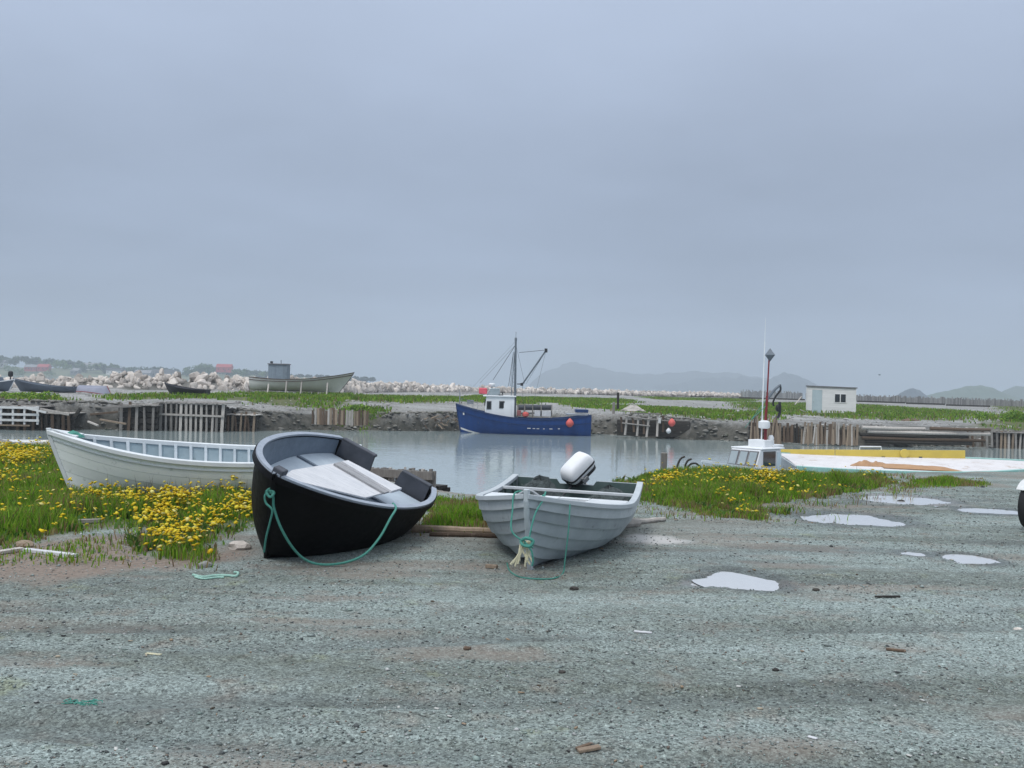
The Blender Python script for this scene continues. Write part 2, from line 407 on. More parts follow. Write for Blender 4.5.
def gravel_mat(name, far=False):
    m, t, b = newmat(name)
    tcn = nd(t, 'ShaderNodeTexCoord'); v = tcn.outputs['Object']
    a = nd(t, 'ShaderNodeAttribute', attribute_name='Col')
    ch = nd(t, 'ShaderNodeSeparateColor'); t.links.new(a.outputs['Color'], ch.inputs[0])
    mpn = nd(t, 'ShaderNodeMapping'); mpn.inputs['Scale'].default_value = (.13, .95, 1); mpn.inputs['Rotation'].default_value = (0, 0, R(-7)); t.links.new(v, mpn.inputs[0])
    big = noise(t, mpn.outputs[0], 1.1, 6, .6)
    base = mixc(t, rng_(t, big, .40, .58), (.232, .274, .258), (.122, .138, .118)) if not far else mixc(t, rng_(t, big, .36, .64), (.27, .275, .265), (.17, .165, .15))
    mid = noise(t, v, 2.6, 6, .62)
    base = mixc(t, rng_(t, mid, .54, .72, 0, .8), base, (.185, .152, .122))
    mid2 = noise(t, v, 7, 5, .6)
    base = mixc(t, rng_(t, mid2, .35, .7, 0, .45), base, (.27, .325, .315) if not far else (.36, .36, .36))
    if not far:
        moss = noise(t, v, 1.7, 7, .66)
        base = mixc(t, rng_(t, moss, .60, .74, 0, .6), base, (.20, .215, .10))
        vo = nd(t, 'ShaderNodeTexVoronoi'); vo.inputs['Scale'].default_value = 80; t.links.new(v, vo.inputs['Vector'])
        hs = nd(t, 'ShaderNodeSeparateColor'); t.links.new(vo.outputs['Color'], hs.inputs[0])
        vo2 = nd(t, 'ShaderNodeTexVoronoi'); vo2.inputs['Scale'].default_value = 190; t.links.new(v, vo2.inputs['Vector'])
        hs2 = nd(t, 'ShaderNodeSeparateColor'); t.links.new(vo2.outputs['Color'], hs2.inputs[0])
        spk = rng_(t, hs.outputs[0], 0, 1, .52, 1.42)
        spk2 = rng_(t, hs2.outputs[0], 0, 1, .66, 1.3)
        vo3 = nd(t, 'ShaderNodeTexVoronoi'); vo3.inputs['Scale'].default_value = 40; t.links.new(v, vo3.inputs['Vector'])
        hs3 = nd(t, 'ShaderNodeSeparateColor'); t.links.new(vo3.outputs['Color'], hs3.inputs[0])
        core = rng_(t, vo3.outputs['Distance'], .25, .45, 1, 0)
        dk3 = rng_(t, hs3.outputs[0], .80, .86, 0, .62); lt3 = rng_(t, hs3.outputs[1], .93, .97, 0, .7)
        m3 = nd(t, 'ShaderNodeMath', operation='SUBTRACT'); t.links.new(lt3, m3.inputs[0]); t.links.new(dk3, m3.inputs[1])
        m4 = nd(t, 'ShaderNodeMath', operation='MULTIPLY'); t.links.new(m3.outputs[0], m4.inputs[0]); t.links.new(core, m4.inputs[1])
        m5 = nd(t, 'ShaderNodeMath', operation='ADD'); t.links.new(m4.outputs[0], m5.inputs[0]); m5.inputs[1].default_value = 1.0
        m6 = nd(t, 'ShaderNodeMath', operation='MULTIPLY'); t.links.new(m5.outputs[0], m6.inputs[0]); t.links.new(spk, m6.inputs[1])
        mm = nd(t, 'ShaderNodeMath', operation='MULTIPLY'); t.links.new(m6.outputs[0], mm.inputs[0]); t.links.new(spk2, mm.inputs[1])
        vm = nd(t, 'ShaderNodeVectorMath', operation='SCALE'); t.links.new(base, vm.inputs[0]); t.links.new(mm.outputs[0], vm.inputs['Scale'])
        base = vm.outputs[0]
    else:
        fine = noise(t, v, 6, 9, .85)
        vm = nd(t, 'ShaderNodeVectorMath', operation='SCALE'); t.links.new(base, vm.inputs[0]); t.links.new(rng_(t, fine, .38, .62, .45, 1.6), vm.inputs['Scale'])
        base = vm.outputs[0]
    # R: soil / mud, G: grass thatch, B: pale silt
    fn = noise(t, v, 22 if not far else 1.5, 5, .65)
    soil = mixc(t, rng_(t, fn, .3, .7), (.15, .115, .09), (.26, .215, .18)) if not far else mixc(t, rng_(t, fn, .3, .7), (.032, .033, .027), (.125, .117, .10))
    base = mixc(t, ch.outputs[0], base, soil)
    thatch = mixc(t, rng_(t, fn, .3, .7), (.05, .075, .02), (.13, .125, .055))
    base = mixc(t, ch.outputs[1], base, thatch)
    base = mixc(t, ch.outputs[2], base, (.52, .51, .50))
    wetf = a.outputs['Alpha']
    wv = nd(t, 'ShaderNodeVectorMath', operation='SCALE'); t.links.new(base, wv.inputs[0]); t.links.new(rng_(t, wetf, 0, 1, 1, .42), wv.inputs['Scale'])
    t.links.new(wv.outputs[0], b.inputs['Base Color'])
    t.links.new(rng_(t, wetf, 0, 1, .88, .32), b.inputs['Roughness']); b.inputs['Specular IOR Level'].default_value = .25
    bn = nd(t, 'ShaderNodeBump'); bn.inputs['Strength'].default_value = .55; bn.inputs['Distance'].default_value = .012 if not far else .15
    hgt = noise(t, v, 70 if not far else 4, 5, .7)
    t.links.new(hgt, bn.inputs['Height']); t.links.new(bn.outputs[0], b.inputs['Normal'])
    return m
M['gravel'] = gravel_mat('grey green gravel')
M['far_gravel'] = gravel_mat('far bank gravel', True)

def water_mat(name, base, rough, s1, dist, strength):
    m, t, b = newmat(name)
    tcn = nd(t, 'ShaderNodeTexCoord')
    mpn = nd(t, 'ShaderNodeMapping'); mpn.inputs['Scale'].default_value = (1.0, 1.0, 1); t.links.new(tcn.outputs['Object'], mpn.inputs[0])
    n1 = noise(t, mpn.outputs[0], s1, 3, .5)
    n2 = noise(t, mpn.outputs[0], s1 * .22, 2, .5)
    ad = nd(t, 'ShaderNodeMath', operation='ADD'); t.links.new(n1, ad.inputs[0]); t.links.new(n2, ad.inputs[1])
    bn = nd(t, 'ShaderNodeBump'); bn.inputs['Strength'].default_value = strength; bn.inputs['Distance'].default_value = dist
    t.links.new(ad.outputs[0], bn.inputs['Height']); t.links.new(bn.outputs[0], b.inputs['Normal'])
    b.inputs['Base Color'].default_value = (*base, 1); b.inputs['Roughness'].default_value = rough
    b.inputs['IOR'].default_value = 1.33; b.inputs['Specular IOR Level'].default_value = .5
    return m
M['water'] = water_mat('harbour water', (.27, .325, .32), .06, 2.4, .014, .8)
M['puddle'] = water_mat('puddle water tinted with sky glare', (.50, .515, .53), .05, 5, .004, .25)  # pale base colour paints in the bright sky reflection, not silt

# ------------------------------------------------------------------ near ground
SHX = np.array([-60, -30, -12, -8, -5, -2.5, -1.2, -.6, .4, 1.2, 2.2, 3.5, 6, 10, 20, 60.])
SHY = np.array([34, 30, 23.5, 19.5, 17, 16.3, 15.0, 14.3, 14.3, 15.5, 17.3, 18.6, 19.8, 20.8, 22.5, 30.])
def shore_y(x): return np.interp(x, SHX, SHY) + .5 * (fbm(np.asarray(x) * .9, np.asarray(x) * 0 + 3, 5) - .5)
PUD = []   # cx, cy, rx, ry, amp, angle
def pud(px, py, wpx, y0, y1, dep=.035):
    c = ground(px, py); d = c.y
    a = ground(px, y0).y; b = ground(px, y1).y
    PUD.append((c.x, (a + b) / 2, wpx / 2 * d / FPX, abs(a - b) / 2, dep))
pud(742, 581, 70, 573, 590); pud(712, 583, 44, 580, 586, .012)
pud(853, 519.5, 96, 514, 525); pud(905, 500, 84, 496.5, 504, .022); pud(992, 511, 66, 508.5, 513.5, .022)
pud(967, 560, 44, 556, 565); pud(915, 555.5, 24, 553.5, 557.5, .02)
RUTS = [(5.0, .10, .010), (6.45, .10, .010), (6.3, .24, -.010), (7.75, .24, -.010), (4.3, -.06, .020)]
def rut(x, y):
    """depth profile and floor mask of the wheel ruts pressed into the yard"""
    dz = 0 * x; fl = 0 * x
    for i, (a, b, c) in enumerate(RUTS):
        yc = a + b * x + c * x * x + .25 * (fbm(x * .25, x * 0 + i * 3., 140 + i, 2) - .5)
        d = np.abs(y - yc) / np.sqrt(1 + (b + 2 * c * x) ** 2)
        k = sstep(.3, .5, fbm(x * .4, x * 0 + i * 5., 150 + i, 2)) * .8 + .2
        m = (1 - sstep(.08, .17, d)) * k
        dz = dz - .02 * m + .012 * np.exp(-((d - .24) / .07) ** 2) * k
        fl = np.maximum(fl, m)
    return dz, fl
def Hbase(x, y):
    z = .05 * (fbm(x * .22, y * .3, 11) - .5) + .022 * (fbm(x * 1.1, y * 1.6, 21) - .5) + .012 * (fbm(x * 5, y * 5, 31, 3) - .5)
    z = z * sstep(2.0, 4.5, y) + rut(x, y)[0]
    sh = shore_y(x)
    z = z + .03 * sstep(3.5, 0.4, sh - y) * (fbm(x * .8, y * .8, 41))
    return z
def Hnear(x, y):
    z = Hbase(x, y)
    for i, (cx, cy, rx, ry, dep) in enumerate(PUD):
        zl = float(Hbase(np.array([cx]), np.array([cy]))[0])
        w = .55 * (fbm(x * 3.2 / max(rx, .3) * .35, y * 3.2 / max(ry, .3) * .3, 60 + i) - .5) * 2
        q = np.sqrt(((x - cx) / rx) ** 2 + ((y - cy) / ry) ** 2) + w * .6 + .55 * (fbm(x * 7, y * 5, 90 + i, 3) - .5)
        prof = zl + .018 * (1 - sstep(1.3, 2.2, q)) * 0 + np.where(q < 1.4, -dep * (1 - np.clip(q, 0, 1.4) ** 2), dep * .96)
        k = 1 - sstep(1.05, 1.9, q)
        z = z * (1 - k) + np.minimum(prof, zl + .03) * k
    sh = shore_y(x)
    drop = sstep(0, 3.2, y - sh + .2 * (fbm(x * 1.4, y * 1.4, 51) - .5))
    return z * (1 - drop) + drop * -3.4 
def axis(segs):
    out = []
    for a, b, h in segs: out += list(np.arange(a, b - 1e-6, h))
    return np.array(out + [segs[-1][1]])
def ground_z(x, y): return float(Hnear(np.array([float(x)]), np.array([float(y)]))[0])

# grass areas on the near bank, as ground polygons
def gpoly(pts): return [tuple(ground(*p)[:2]) for p in pts]
GR_A = gpoly([(-160, 449), (30, 449), (60, 452), (200, 470), (262, 483), (300, 487), (300, 520), (262, 527), (245, 543), (190, 562), (150, 559), (120, 531), (70, 536), (30, 543), (-30, 546), (-160, 543)])
GR_B = gpoly([(428, 503), (500, 501), (512, 524), (472, 533), (430, 529)])
GR_C = gpoly([(618, 486), (635, 476), (700, 474.5), (790, 476), (880, 477), (905, 480), (872, 487), (815, 496), (765, 504), (750, 519), (703, 515), (655, 505), (632, 497)])
GR_D = gpoly([(900, 481), (980, 480), (985, 485), (910, 488)])
def polyedge(x, y, poly):
    d = np.full(x.shape, 1e9)
    n = len(poly)
    for i in range(n):
        x1, y1 = poly[i]; x2, y2 = poly[(i + 1) % n]
        dx, dy = x2 - x1, y2 - y1
        t = np.clip(((x - x1) * dx + (y - y1) * dy) / (dx * dx + dy * dy + 1e-9), 0, 1)
        d = np.minimum(d, np.hypot(x - x1 - t * dx, y - y1 - t * dy))
    return np.where(inpoly(x, y, poly), d, -d)

xs = axis([(-60, -14, 1.0), (-14, 14, .085), (14, 60, 1.0)])
ys = axis([(-30, 3, 1.0), (3, 10, .06), (10, 20, .085), (20, 36, .4)])
X, Y = np.meshgrid(xs, ys)
Z = Hnear(X, Y)
ni, nj = X.shape
ii = np.arange(ni * nj).reshape(ni, nj)
Fq = np.stack([ii[:-1, :-1], ii[:-1, 1:], ii[1:, 1:], ii[1:, :-1]], -1).reshape(-1, 4)
gr = np.zeros(X.shape)
for P in (GR_A, GR_B, GR_C, GR_D):
    e = polyedge(X, Y, P) + .5 * (fbm(X * 1.5, Y * 1.5, 71) - .5)
    gr = np.maximum(gr, .9 * sstep(.0, .5, e))
soil = np.zeros(X.shape)
SOIL = gpoly([(-160, 543), (0, 545), (70, 537), (130, 533), (150, 556), (200, 552), (250, 545), (262, 556), (190, 568), (120, 572), (40, 578), (-160, 584)])
soil = np.maximum(soil, sstep(-.25, .2, polyedge(X, Y, SOIL) + .7 * (fbm(X * 2, Y * 2, 72) - .5)))
soil = np.maximum(soil, .85 * sstep(.3, -.3, -polyedge(X, Y, gpoly([(415, 525), (690, 525), (700, 515), (760, 522), (690, 540), (480, 545), (420, 540)])) - .6 * (fbm(X * 2, Y * 2, 73))) * .3)
soil = np.maximum(soil, .5 * sstep(.58, .72, fbm(X * .8, Y * 2.2, 75)))
soil = np.maximum(soil, .8 * sstep(-.4, .1, Y - shore_y(X)))
silt = np.zeros(X.shape)
for px, py, wpx, y0, y1 in ((652, 540, 70, 534, 546), (705, 584, 60, 579, 589), (905, 500, 110, 494, 507)):
    c = ground(px, py); a = ground(px, y0).y; b_ = ground(px, y1).y
    q = np.hypot((X - c.x) / (wpx / 2 * c.y / FPX), (Y - (a + b_) / 2) / (abs(a - b_) / 2)) + 1.2 * (fbm(X * 4, Y * 4, 77) - .5)
    silt = np.maximum(silt, .75 * (1 - sstep(.5, 1.1, q)))
wet = np.zeros(X.shape)
for i, (cx, cy, rx, ry, dep) in enumerate(PUD):
    q = np.sqrt(((X - cx) / (rx + .05)) ** 2 + ((Y - cy) / (ry + .08)) ** 2) + .9 * (fbm(X * 3.5, Y * 3.5, 160 + i) - .5)
    wet = np.maximum(wet, .9 * (1 - sstep(.95, 1.65, q)))
wet = np.maximum(wet, .45 * sstep(.60, .74, fbm(X * .55, Y * 1.3, 180)))
wet = np.maximum(wet, .5 * rut(X, Y)[1] * (.35 + .9 * fbm(X * 1.5, Y * 3, 190)))
colr = np.stack([soil, gr, silt, wet], -1).reshape(-1, 4)
me = mesh_np('ground', np.stack([X, Y, Z], -1).reshape(-1, 3), Fq, None, colr)
me.polygons.foreach_set('use_smooth', [True] * len(me.polygons))
tag(link('ground', me, M['gravel']), kind='structure')

# puddles
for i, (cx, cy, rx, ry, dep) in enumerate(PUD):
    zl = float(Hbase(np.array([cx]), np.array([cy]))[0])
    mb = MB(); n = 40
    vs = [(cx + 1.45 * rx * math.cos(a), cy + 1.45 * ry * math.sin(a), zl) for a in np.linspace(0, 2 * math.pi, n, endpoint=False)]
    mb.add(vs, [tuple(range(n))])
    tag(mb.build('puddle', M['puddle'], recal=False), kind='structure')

# ------------------------------------------------------------------ water and far bank
mb = MB(); mb.add([(-3600, 8, WATER), (3600, 8, WATER), (3600, 4600, WATER), (-3600, 4600, WATER)], [(0, 1, 2, 3)])
tag(mb.build('water', M['water'], recal=False), kind='structure')

FWX = np.array([-200, -60, -34, -26.5, -21.6, -15, -8, -3, 3, 8, 12, 18, 27, 35, 60, 200.])
FWY = np.array([64, 64, 65.6, 66.8, 69.6, 71.5, 75, 78, 78.5, 76, 73, 71, 69.5, 71.5, 76, 80.])
def fw(x): return np.interp(x, FWX, FWY) + 1.2 * (fbm(np.asarray(x) * .35, np.asarray(x) * 0 + 9, 15) - .5)
FTX = np.array([-200, -30, -22, -15, -6, 4, 12, 18, 30, 60, 200.])
FTZ = np.array([-.3, -.3, -.5, -1.0, -.75, -.45, -.6, -.85, -.95, -.95, -.9])
# seaward edge of the spit (breakwater line) as px, distance pairs
BW = [(-160, 104), (10, 108), (120, 112), (250, 119), (330, 128), (400, 160), (470, 200), (560, 238), (650, 258), (740, 282)]
BWX = np.array([ray(p, 384).x * d for p, d in BW]); BWY = np.array([d for p, d in BW])
def back_y(x):
    return np.where(x < BWX[-1], np.interp(x, BWX, BWY), np.interp(x, [BWX[-1], 90, 220], [282, 240, 230.]))
def Hfar(x, y):
    w = fw(x); e = y - w
    top = np.interp(x, FTX, FTZ)
    wd = .5 + 1.9 * sstep(.42, .62, fbm(x * .16, x * 0 + 5., 87, 2)); rise = sstep(-.6, wd, e + .7 * (fbm(x * 1.2, y * 1.2, 81) - .5))
    inland = np.interp(x, [-200, -20, -5, 15, 40, 200], [-.05, -.05, -.2, -.45, -.6, -.6])
    z = top + (inland - top) * sstep(1, 16, e)
    z = z + .25 * (fbm(x * .25, y * .18, 85) - .5) * sstep(2, 10, e) + .1 * (fbm(x * 1.3, y * 1.3, 86) - .5)
    z = -3.2 + (z + 3.2) * rise
    bk = y - back_y(x)
    hm = np.interp(x, BWX, [1.0, 1.3, 1.6, 1.7, 1.5, 1.0, .6, .4, .35, .0])
    z = z + .62 * hm * np.exp(-((bk + .3) / 1.7) ** 2)
    return z * (1 - sstep(2, 9, bk)) + sstep(2, 9, bk) * -3.4
xs = axis([(-130, -50, 2.5), (-50, 50, .55), (50, 150, 2.5)])
ys = axis([(56, 82, .4), (82, 125, .9), (125, 300, 2.2)])
X, Y = np.meshgrid(xs, ys)
Z = Hfar(X, Y)
ni, nj = X.shape
ii = np.arange(ni * nj).reshape(ni, nj)
Fq = np.stack([ii[:-1, :-1], ii[:-1, 1:], ii[1:, 1:], ii[1:, :-1]], -1).reshape(-1, 4)
def fpoly(pts, z): return [tuple(ground(px, py, z)[:2]) for px, py in pts]
FG = [fpoly([(-20, 396), (55, 398), (62, 402), (40, 405), (-20, 406)], -.15),
      fpoly([(105, 396.5), (170, 396), (250, 394), (300, 394.5), (350, 395.5), (380, 396), (470, 397), (470, 400), (420, 401.5), (360, 401), (330, 402), (250, 400), (205, 399), (105, 398.5)], -.12),
      fpoly([(345, 403.5), (375, 403.5), (372, 407), (348, 407)], -.2),
      fpoly([(470, 396.5), (530, 397), (620, 398), (640, 401), (600, 403), (560, 403), (500, 404), (460, 402)], -.25),
      fpoly([(640, 396.5), (730, 398), (760, 399), (740, 400.5), (660, 399)], -.4),
      fpoly([(560, 405), (620, 407), (670, 408), (720, 411), (790, 413), (760, 417), (700, 416), (640, 412.5), (570, 408)], -.45),
      fpoly([(735, 402), (800, 403), (870, 405), (930, 409), (985, 412), (960, 420), (900, 419.5), (840, 418.5), (790, 414), (740, 408)], -.55),
      fpoly([(960, 415), (1000, 414), (1060, 410), (1100, 412), (1100, 430), (1024, 428), (985, 424)], -.6),
      fpoly([(990, 405), (1060, 403), (1060, 411), (1000, 411)], -.5)]
gr = np.zeros(X.shape)
for P in FG:
    gr = np.maximum(gr, sstep(-1.0, 1.0, polyedge(X, Y, P) + 7 * (fbm(X * .45, Y * .25, 91) - .55)))
gr *= sstep(.5, 2.5, Y - fw(X))
bkr = sstep(-5, -2.5, Y - back_y(X)) * (X < BWX[-1])
gr *= 1 - bkr
soil = .95 * sstep(-.62, -1.1, Z + .5 * (fbm(X * .8, Y * .8, 96) - .5)) + .35 * sstep(2.5, .5, Y - fw(X)) + .8 * bkr + .25 * sstep(.5, .7, fbm(X * .5, Y * .4, 93))
silt = .35 * sstep(.55, .72, fbm(X * .3, Y * .12, 95)) * (1 - gr) * sstep(4, 12, Y - fw(X))
me = mesh_np('far_bank', np.stack([X, Y, Z], -1).reshape(-1, 3), Fq, None, np.stack([np.clip(soil, 0, 1), gr, silt, 0 * gr], -1).reshape(-1, 4))
me.polygons.foreach_set('use_smooth', [True] * len(me.polygons))
tag(link('far_bank', me, M['far_gravel']), kind='structure')
def far_z(x, y): return float(Hfar(np.array([float(x)]), np.array([float(y)]))[0])

# far shore, hills and mountains
def hill(name, pts, d, depth, mat, base=WATER - 2, seed=0, jag=5.0):
    """ridge whose skyline passes through (px,py) at distance d, with real depth"""
    n = 90; pxs = np.linspace(pts[0][0], pts[-1][0], n)
    pys = np.interp(pxs, [p[0] for p in pts], [p[1] for p in pts]) + jag * (fbm(pxs * .12 + seed, pxs * 0 + 2., seed, 5) - .5)
    V = []
    m = 13
    for j in range(m):
        f = j / (m - 1) * 2 - 1
        prof = (1 - abs(f) ** 1.6)
        for i in range(n):
            top = at(pxs[i], pys[i], d)
            h = max(top.z - base, 0) * (1 + .22 * (float(fbm(np.array([i * .11]), np.array([j * .5 + 3]), seed)[0]) - .5) * (abs(f) > .01))
            V.append((top.x * (1 + f * depth / d * .6), d + f * depth, base + h * prof))
    ii = np.arange(n * m).reshape(m, n)
    Fq = np.stack([ii[:-1, :-1], ii[:-1, 1:], ii[1:, 1:], ii[1:, :-1]], -1).reshape(-1, 4)
    me = mesh_np(name, V, Fq); me.polygons.foreach_set('use_smooth', [True] * len(me.polygons))
    return tag(link(name, me, mat), kind='structure')
M['mountain'] = pmat('dark wooded slope', (.022, .036, .05), (.035, .05, .062), .012, rough=.95, bump=0)
M['hillgreen'] = pmat('green hill grass', (.05, .085, .05), (.075, .10, .06), .05, rough=.95, bump=0)
M['shoreland'] = pmat('far shore grass', (.10, .13, .06), (.16, .16, .10), .03, rough=.95, bump=0)
hill('mountain', [(525, 389), (545, 372), (556, 367), (562, 365), (570, 362.5), (577, 363), (585, 364.5), (592, 367), (600, 368), (610, 371), (640, 374), (670, 373), (700, 372), (735, 373), (765, 379), (800, 385), (830, 394)], 3600, 500, M['mountain'], seed=3)
hill('mountain', [(735, 393), (765, 381), (785, 373), (800, 376), (818, 387), (830, 395)], 2600, 300, M['mountain'], seed=6)
hill('mountain', [(640, 390), (700, 378), (745, 377), (790, 384), (840, 395)], 2900, 300, M['mountain'], seed=9)
hill('hill', [(925, 396), (945, 391), (965, 386.5), (980, 385.5), (992, 388), (1004, 393), (1012, 397)], 1500, 90, M['hillgreen'], seed=12, jag=2)
hill('hill', [(995, 397), (1008, 389), (1016, 386), (1030, 387), (1050, 390), (1090, 398)], 1900, 110, M['hillgreen'], seed=15, jag=2)
hill('hill', [(898, 395), (906, 390), (913, 388), (919, 390), (926, 396)], 1400, 50, M['mountain'], seed=18, jag=2)
SHD = 1300
hill('far_shore', [(-160, 365), (0, 367), (60, 368), (120, 371), (180, 374), (240, 374.5), (300, 376), (360, 381)], SHD, 160, M['shoreland'], seed=21, jag=2)

# ------------------------------------------------------------------ hull builder (local +x = bow, +y = port)
class Hull:
    def __init__(self, L, B, bt, n, g0, gb, sm, m, gm, fx, vee=.0, kr=0.0):
        self.__dict__.update(L=L, B=B, bt=bt, n=n, g0=g0, gb=gb, sm=sm, m=m, gm=gm, fx=fx, vee=vee, kr=kr)
    def b(self, s):
        if s < self.sm: return self.B / 2 - (self.B / 2 - self.bt / 2) * ((self.sm - s) / self.sm) ** 2
        u = min(max((s - self.sm) / (1 - self.sm), 0), 1)
        return self.B / 2 * max(1e-6, 1 - u ** self.n) ** (1 / self.m)
    def g(self, s): return self.g0 * (1 - s) ** 2 + 2 * self.gm * s * (1 - s) + self.gb * s * s
    def raw(self, s, t):
        w = max(0, min(1, s ** 3 + self.vee))
        a = t * math.pi / 2
        f = (1 - w) * math.sin(a) ** .62 + w * (t ** .9)
        h = (1 - w) * (1 - math.cos(a)) ** 1.05 + w * t
        k = self.kr * s ** 6
        x = s * self.L - (1 - self.fx) * self.L * s ** 5 * (1 - t) ** 1.15
        return x, self.b(s) * f, k + (self.g(s) - k) * h
    def pt(self, s, t, side=1, off=0.0):
        x, y, z = self.raw(s, t)
        if off:
            e = .02
            _, y1, z1 = self.raw(s, min(t + e, 1)); _, y0, z0 = self.raw(s, max(t - e, 0))
            dy, dz = y1 - y0, z1 - z0; l = math.hypot(dy, dz) or 1
            y += dz / l * off; z += -dy / l * off
            if s > .8: x += off * .6 * (s - .8) / .2
        return Vector((x, side * max(y, .004), z))
    def smp(self, s0, s1, n):
        u = np.linspace(0, 1, n); u = np.sin(u * math.pi / 2) ** 1.0 * .6 + u * .4
        return s0 + (s1 - s0) * u
    def strip(self, mb, t0, t1, side, ns=26, nt=4, ob=0., ot=0., th=.015, s0=0, s1=1.):
        A, Bq = [], []
        for s in self.smp(s0, s1, ns):
            ra, rb = [], []
            for j in range(nt):
                t = t0 + (t1 - t0) * j / (nt - 1); o = ob + (ot - ob) * j / (nt - 1)
                ra.append(self.pt(s, t, side, o)); rb.append(self.pt(s, t, side, o - th))
            A.append(ra); Bq.append(rb)
        mb.solid(A, Bq); return mb
    def rail(self, mb, side, wi, wo, hd, hu, s0=0, s1=1., ns=30, t=1.0):
        S = self.smp(s0, s1, ns); P = [self.pt(s, t, side) for s in S]
        rings = []
        for i, p in enumerate(P):
            d = P[min(i + 1, ns - 1)] - P[max(i - 1, 0)]
            nrm = Vector((d.y, -d.x, 0)).normalized() * (-side)
            q = [p + nrm * wo + Vector((0, 0, -hd)), p + nrm * wo + Vector((0, 0, hu)), p - nrm * wi + Vector((0, 0, hu)), p - nrm * wi + Vector((0, 0, -hd))]
            for k in (2, 3):
                if q[k].y * side < .003: q[k].y = .003 * side
            for k in (0, 1):
                if q[k].y * side < .003: q[k].y = .003 * side
            rings.append(q)
        base = len(mb.v)
        for q in rings: mb.v += [tuple(v) for v in q]
        for i in range(ns - 1):
            for k in range(4):
                a = base + i * 4 + k; b = base + i * 4 + (k + 1) % 4
                mb.f.append((a, b, b + 4, a + 4))
        mb.f.append((base + 3, base + 2, base + 1, base)); e = base + (ns - 1) * 4
        mb.f.append((e, e + 1, e + 2, e + 3)); return mb
    def ywid(self, s, z, off=0.0):
        lo, hi = 0., 1.
        for _ in range(24):
            mid = (lo + hi) / 2
            if self.raw(s, mid)[2] < z: lo = mid
            else: hi = mid
        return max(self.raw(s, lo)[1] - off, .004), self.raw(s, lo)[0]
    def transom(self, mb, top, th=.03, x0=0.0, inset=.0, n=28):
        A, Bq = [], []
        T = [self.raw(0, k / 40) for k in range(41)]
        ysec = [q[1] for q in T]; zsec = [q[2] for q in T]
        hb = self.b(0) - inset
        for y in np.linspace(-hb, hb, n):
            zb = float(np.interp(abs(y), ysec, zsec)); zt = max(top(y), zb + .004)
            A.append([Vector((x0, y, zb)), Vector((x0, y, zt))]); Bq.append([Vector((x0 + th, y, zb)), Vector((x0 + th, y, zt))])
        mb.solid(A, Bq); return mb
    def floor(self, mb, z, s0, s1, th=.02, off=.02, ns=16, camber=0.0):
        A, Bq = [], []
        for s in np.linspace(s0, s1, ns):
            zz = z(s) if callable(z) else z
            y, x = self.ywid(s, zz, off)
            row = [Vector((x, y * k, zz + camber * (1 - k * k))) for k in (-1, -.5, 0, .5, 1)]
            A.append(row); Bq.append([v - Vector((0, 0, th)) for v in row])
        mb.solid(A, Bq); return mb
    def thwart(self, mb, s, w, z, th=.03, off=.015):
        ds = w / self.L / 2
        A, Bq = [], []
        for q in (s - ds, s + ds):
            y, x = self.ywid(q, z - th, off)
            row = [Vector((x, y * k, z)) for k in (-1, 0, 1)]
            A.append(row); Bq.append([v - Vector((0, 0, th)) for v in row])
        mb.solid(A, Bq); return mb
    def rib(self, mb, s, side, w=.03, d=.025, t0=.05, t1=.97, th=.015, n=10):
        ds = w / self.L / 2; A, Bq = [], []
        for q in (s - ds, s + ds):
            A.append([self.pt(q, t0 + (t1 - t0) * k / (n - 1), side, -th) for k in range(n)])
            Bq.append([self.pt(q, t0 + (t1 - t0) * k / (n - 1), side, -th - d) for k in range(n)])
        mb.solid(A, Bq); return mb
    def stem(self, mb, w, d, top=.03, n=14, bot=0.0):
        A, Bq = [], []
        for k in range(n):
            t = bot + (1 - bot) * k / (n - 1); x, _, z = self.raw(1, t)
            if k == n - 1: z += top
            A.append([Vector((x + d * .6, -w / 2 * .7, z)), Vector((x + d * .6, w / 2 * .7, z))])
            Bq.append([Vector((x - d, -w / 2, z)), Vector((x - d, w / 2, z))])
        mb.solid(A, Bq); return mb
def pose(pos, yaw, pit, heel):
    return Matrix.Translation(Vector(pos)), Matrix.Rotation(R(yaw), 4, 'Z') @ Matrix.Rotation(R(pit), 4, 'Y') @ Matrix.Rotation(R(heel), 4, 'X')
def on_plane(root, px, py, zl):
    """point where the sight line through a pixel meets the plane z = zl of a thing, in its own coordinates"""
    im = MW[root.name].inverted()
    o = im @ Vector((0, 0, CAMZ)); d = im.to_3x3() @ ray(px, py)
    t = (zl - o.z) / d.z
    return o + d * t

# ------------------------------------------------------------------ black open boat
H = Hull(2.897, 1.574, 1.231, 1.954, .624, .972, .301, 1.502, .712, .79, vee=-.12)
_, rm = pose((0, 0, 0), -103.9, 3.9, -25.4)
bk = thing('open_boat', 'black open boat with blue grey rim, heeled over on the gravel', 'boat', (-1.61, 11.119, .138), rm)
mb = MB()
for sd in (1, -1): H.strip(mb, 0, 1, sd, ns=40, nt=12, th=.012)
mb.build('hull', M['black_paint'], bk, smooth=True)
mb = MB()
for sd in (1, -1): H.strip(mb, .05, .97, sd, ns=40, nt=10, ob=-.014, ot=-.014, th=.01)
mb.build('inner_liner', M['liner_blue'], bk, smooth=True)
for sd in (1, -1):
    H.rail(MB(), sd, .044, .012, .008, .012, ns=44).build('gunwale', M['rim_blue'], bk, smooth=True, bevel=.005)
    H.rail(MB(), sd, -.002, .024, .06, -.010, ns=44).build('rubbing_strake', M['black_paint'], bk, smooth=True, bevel=.004)
def notch(y):
    return H.g0 - .02 - (.24 if -.14 < y < .20 else 0)
H.transom(MB(), notch, .045, -.012, inset=.0, n=60).build('transom', M['black_paint'], bk)
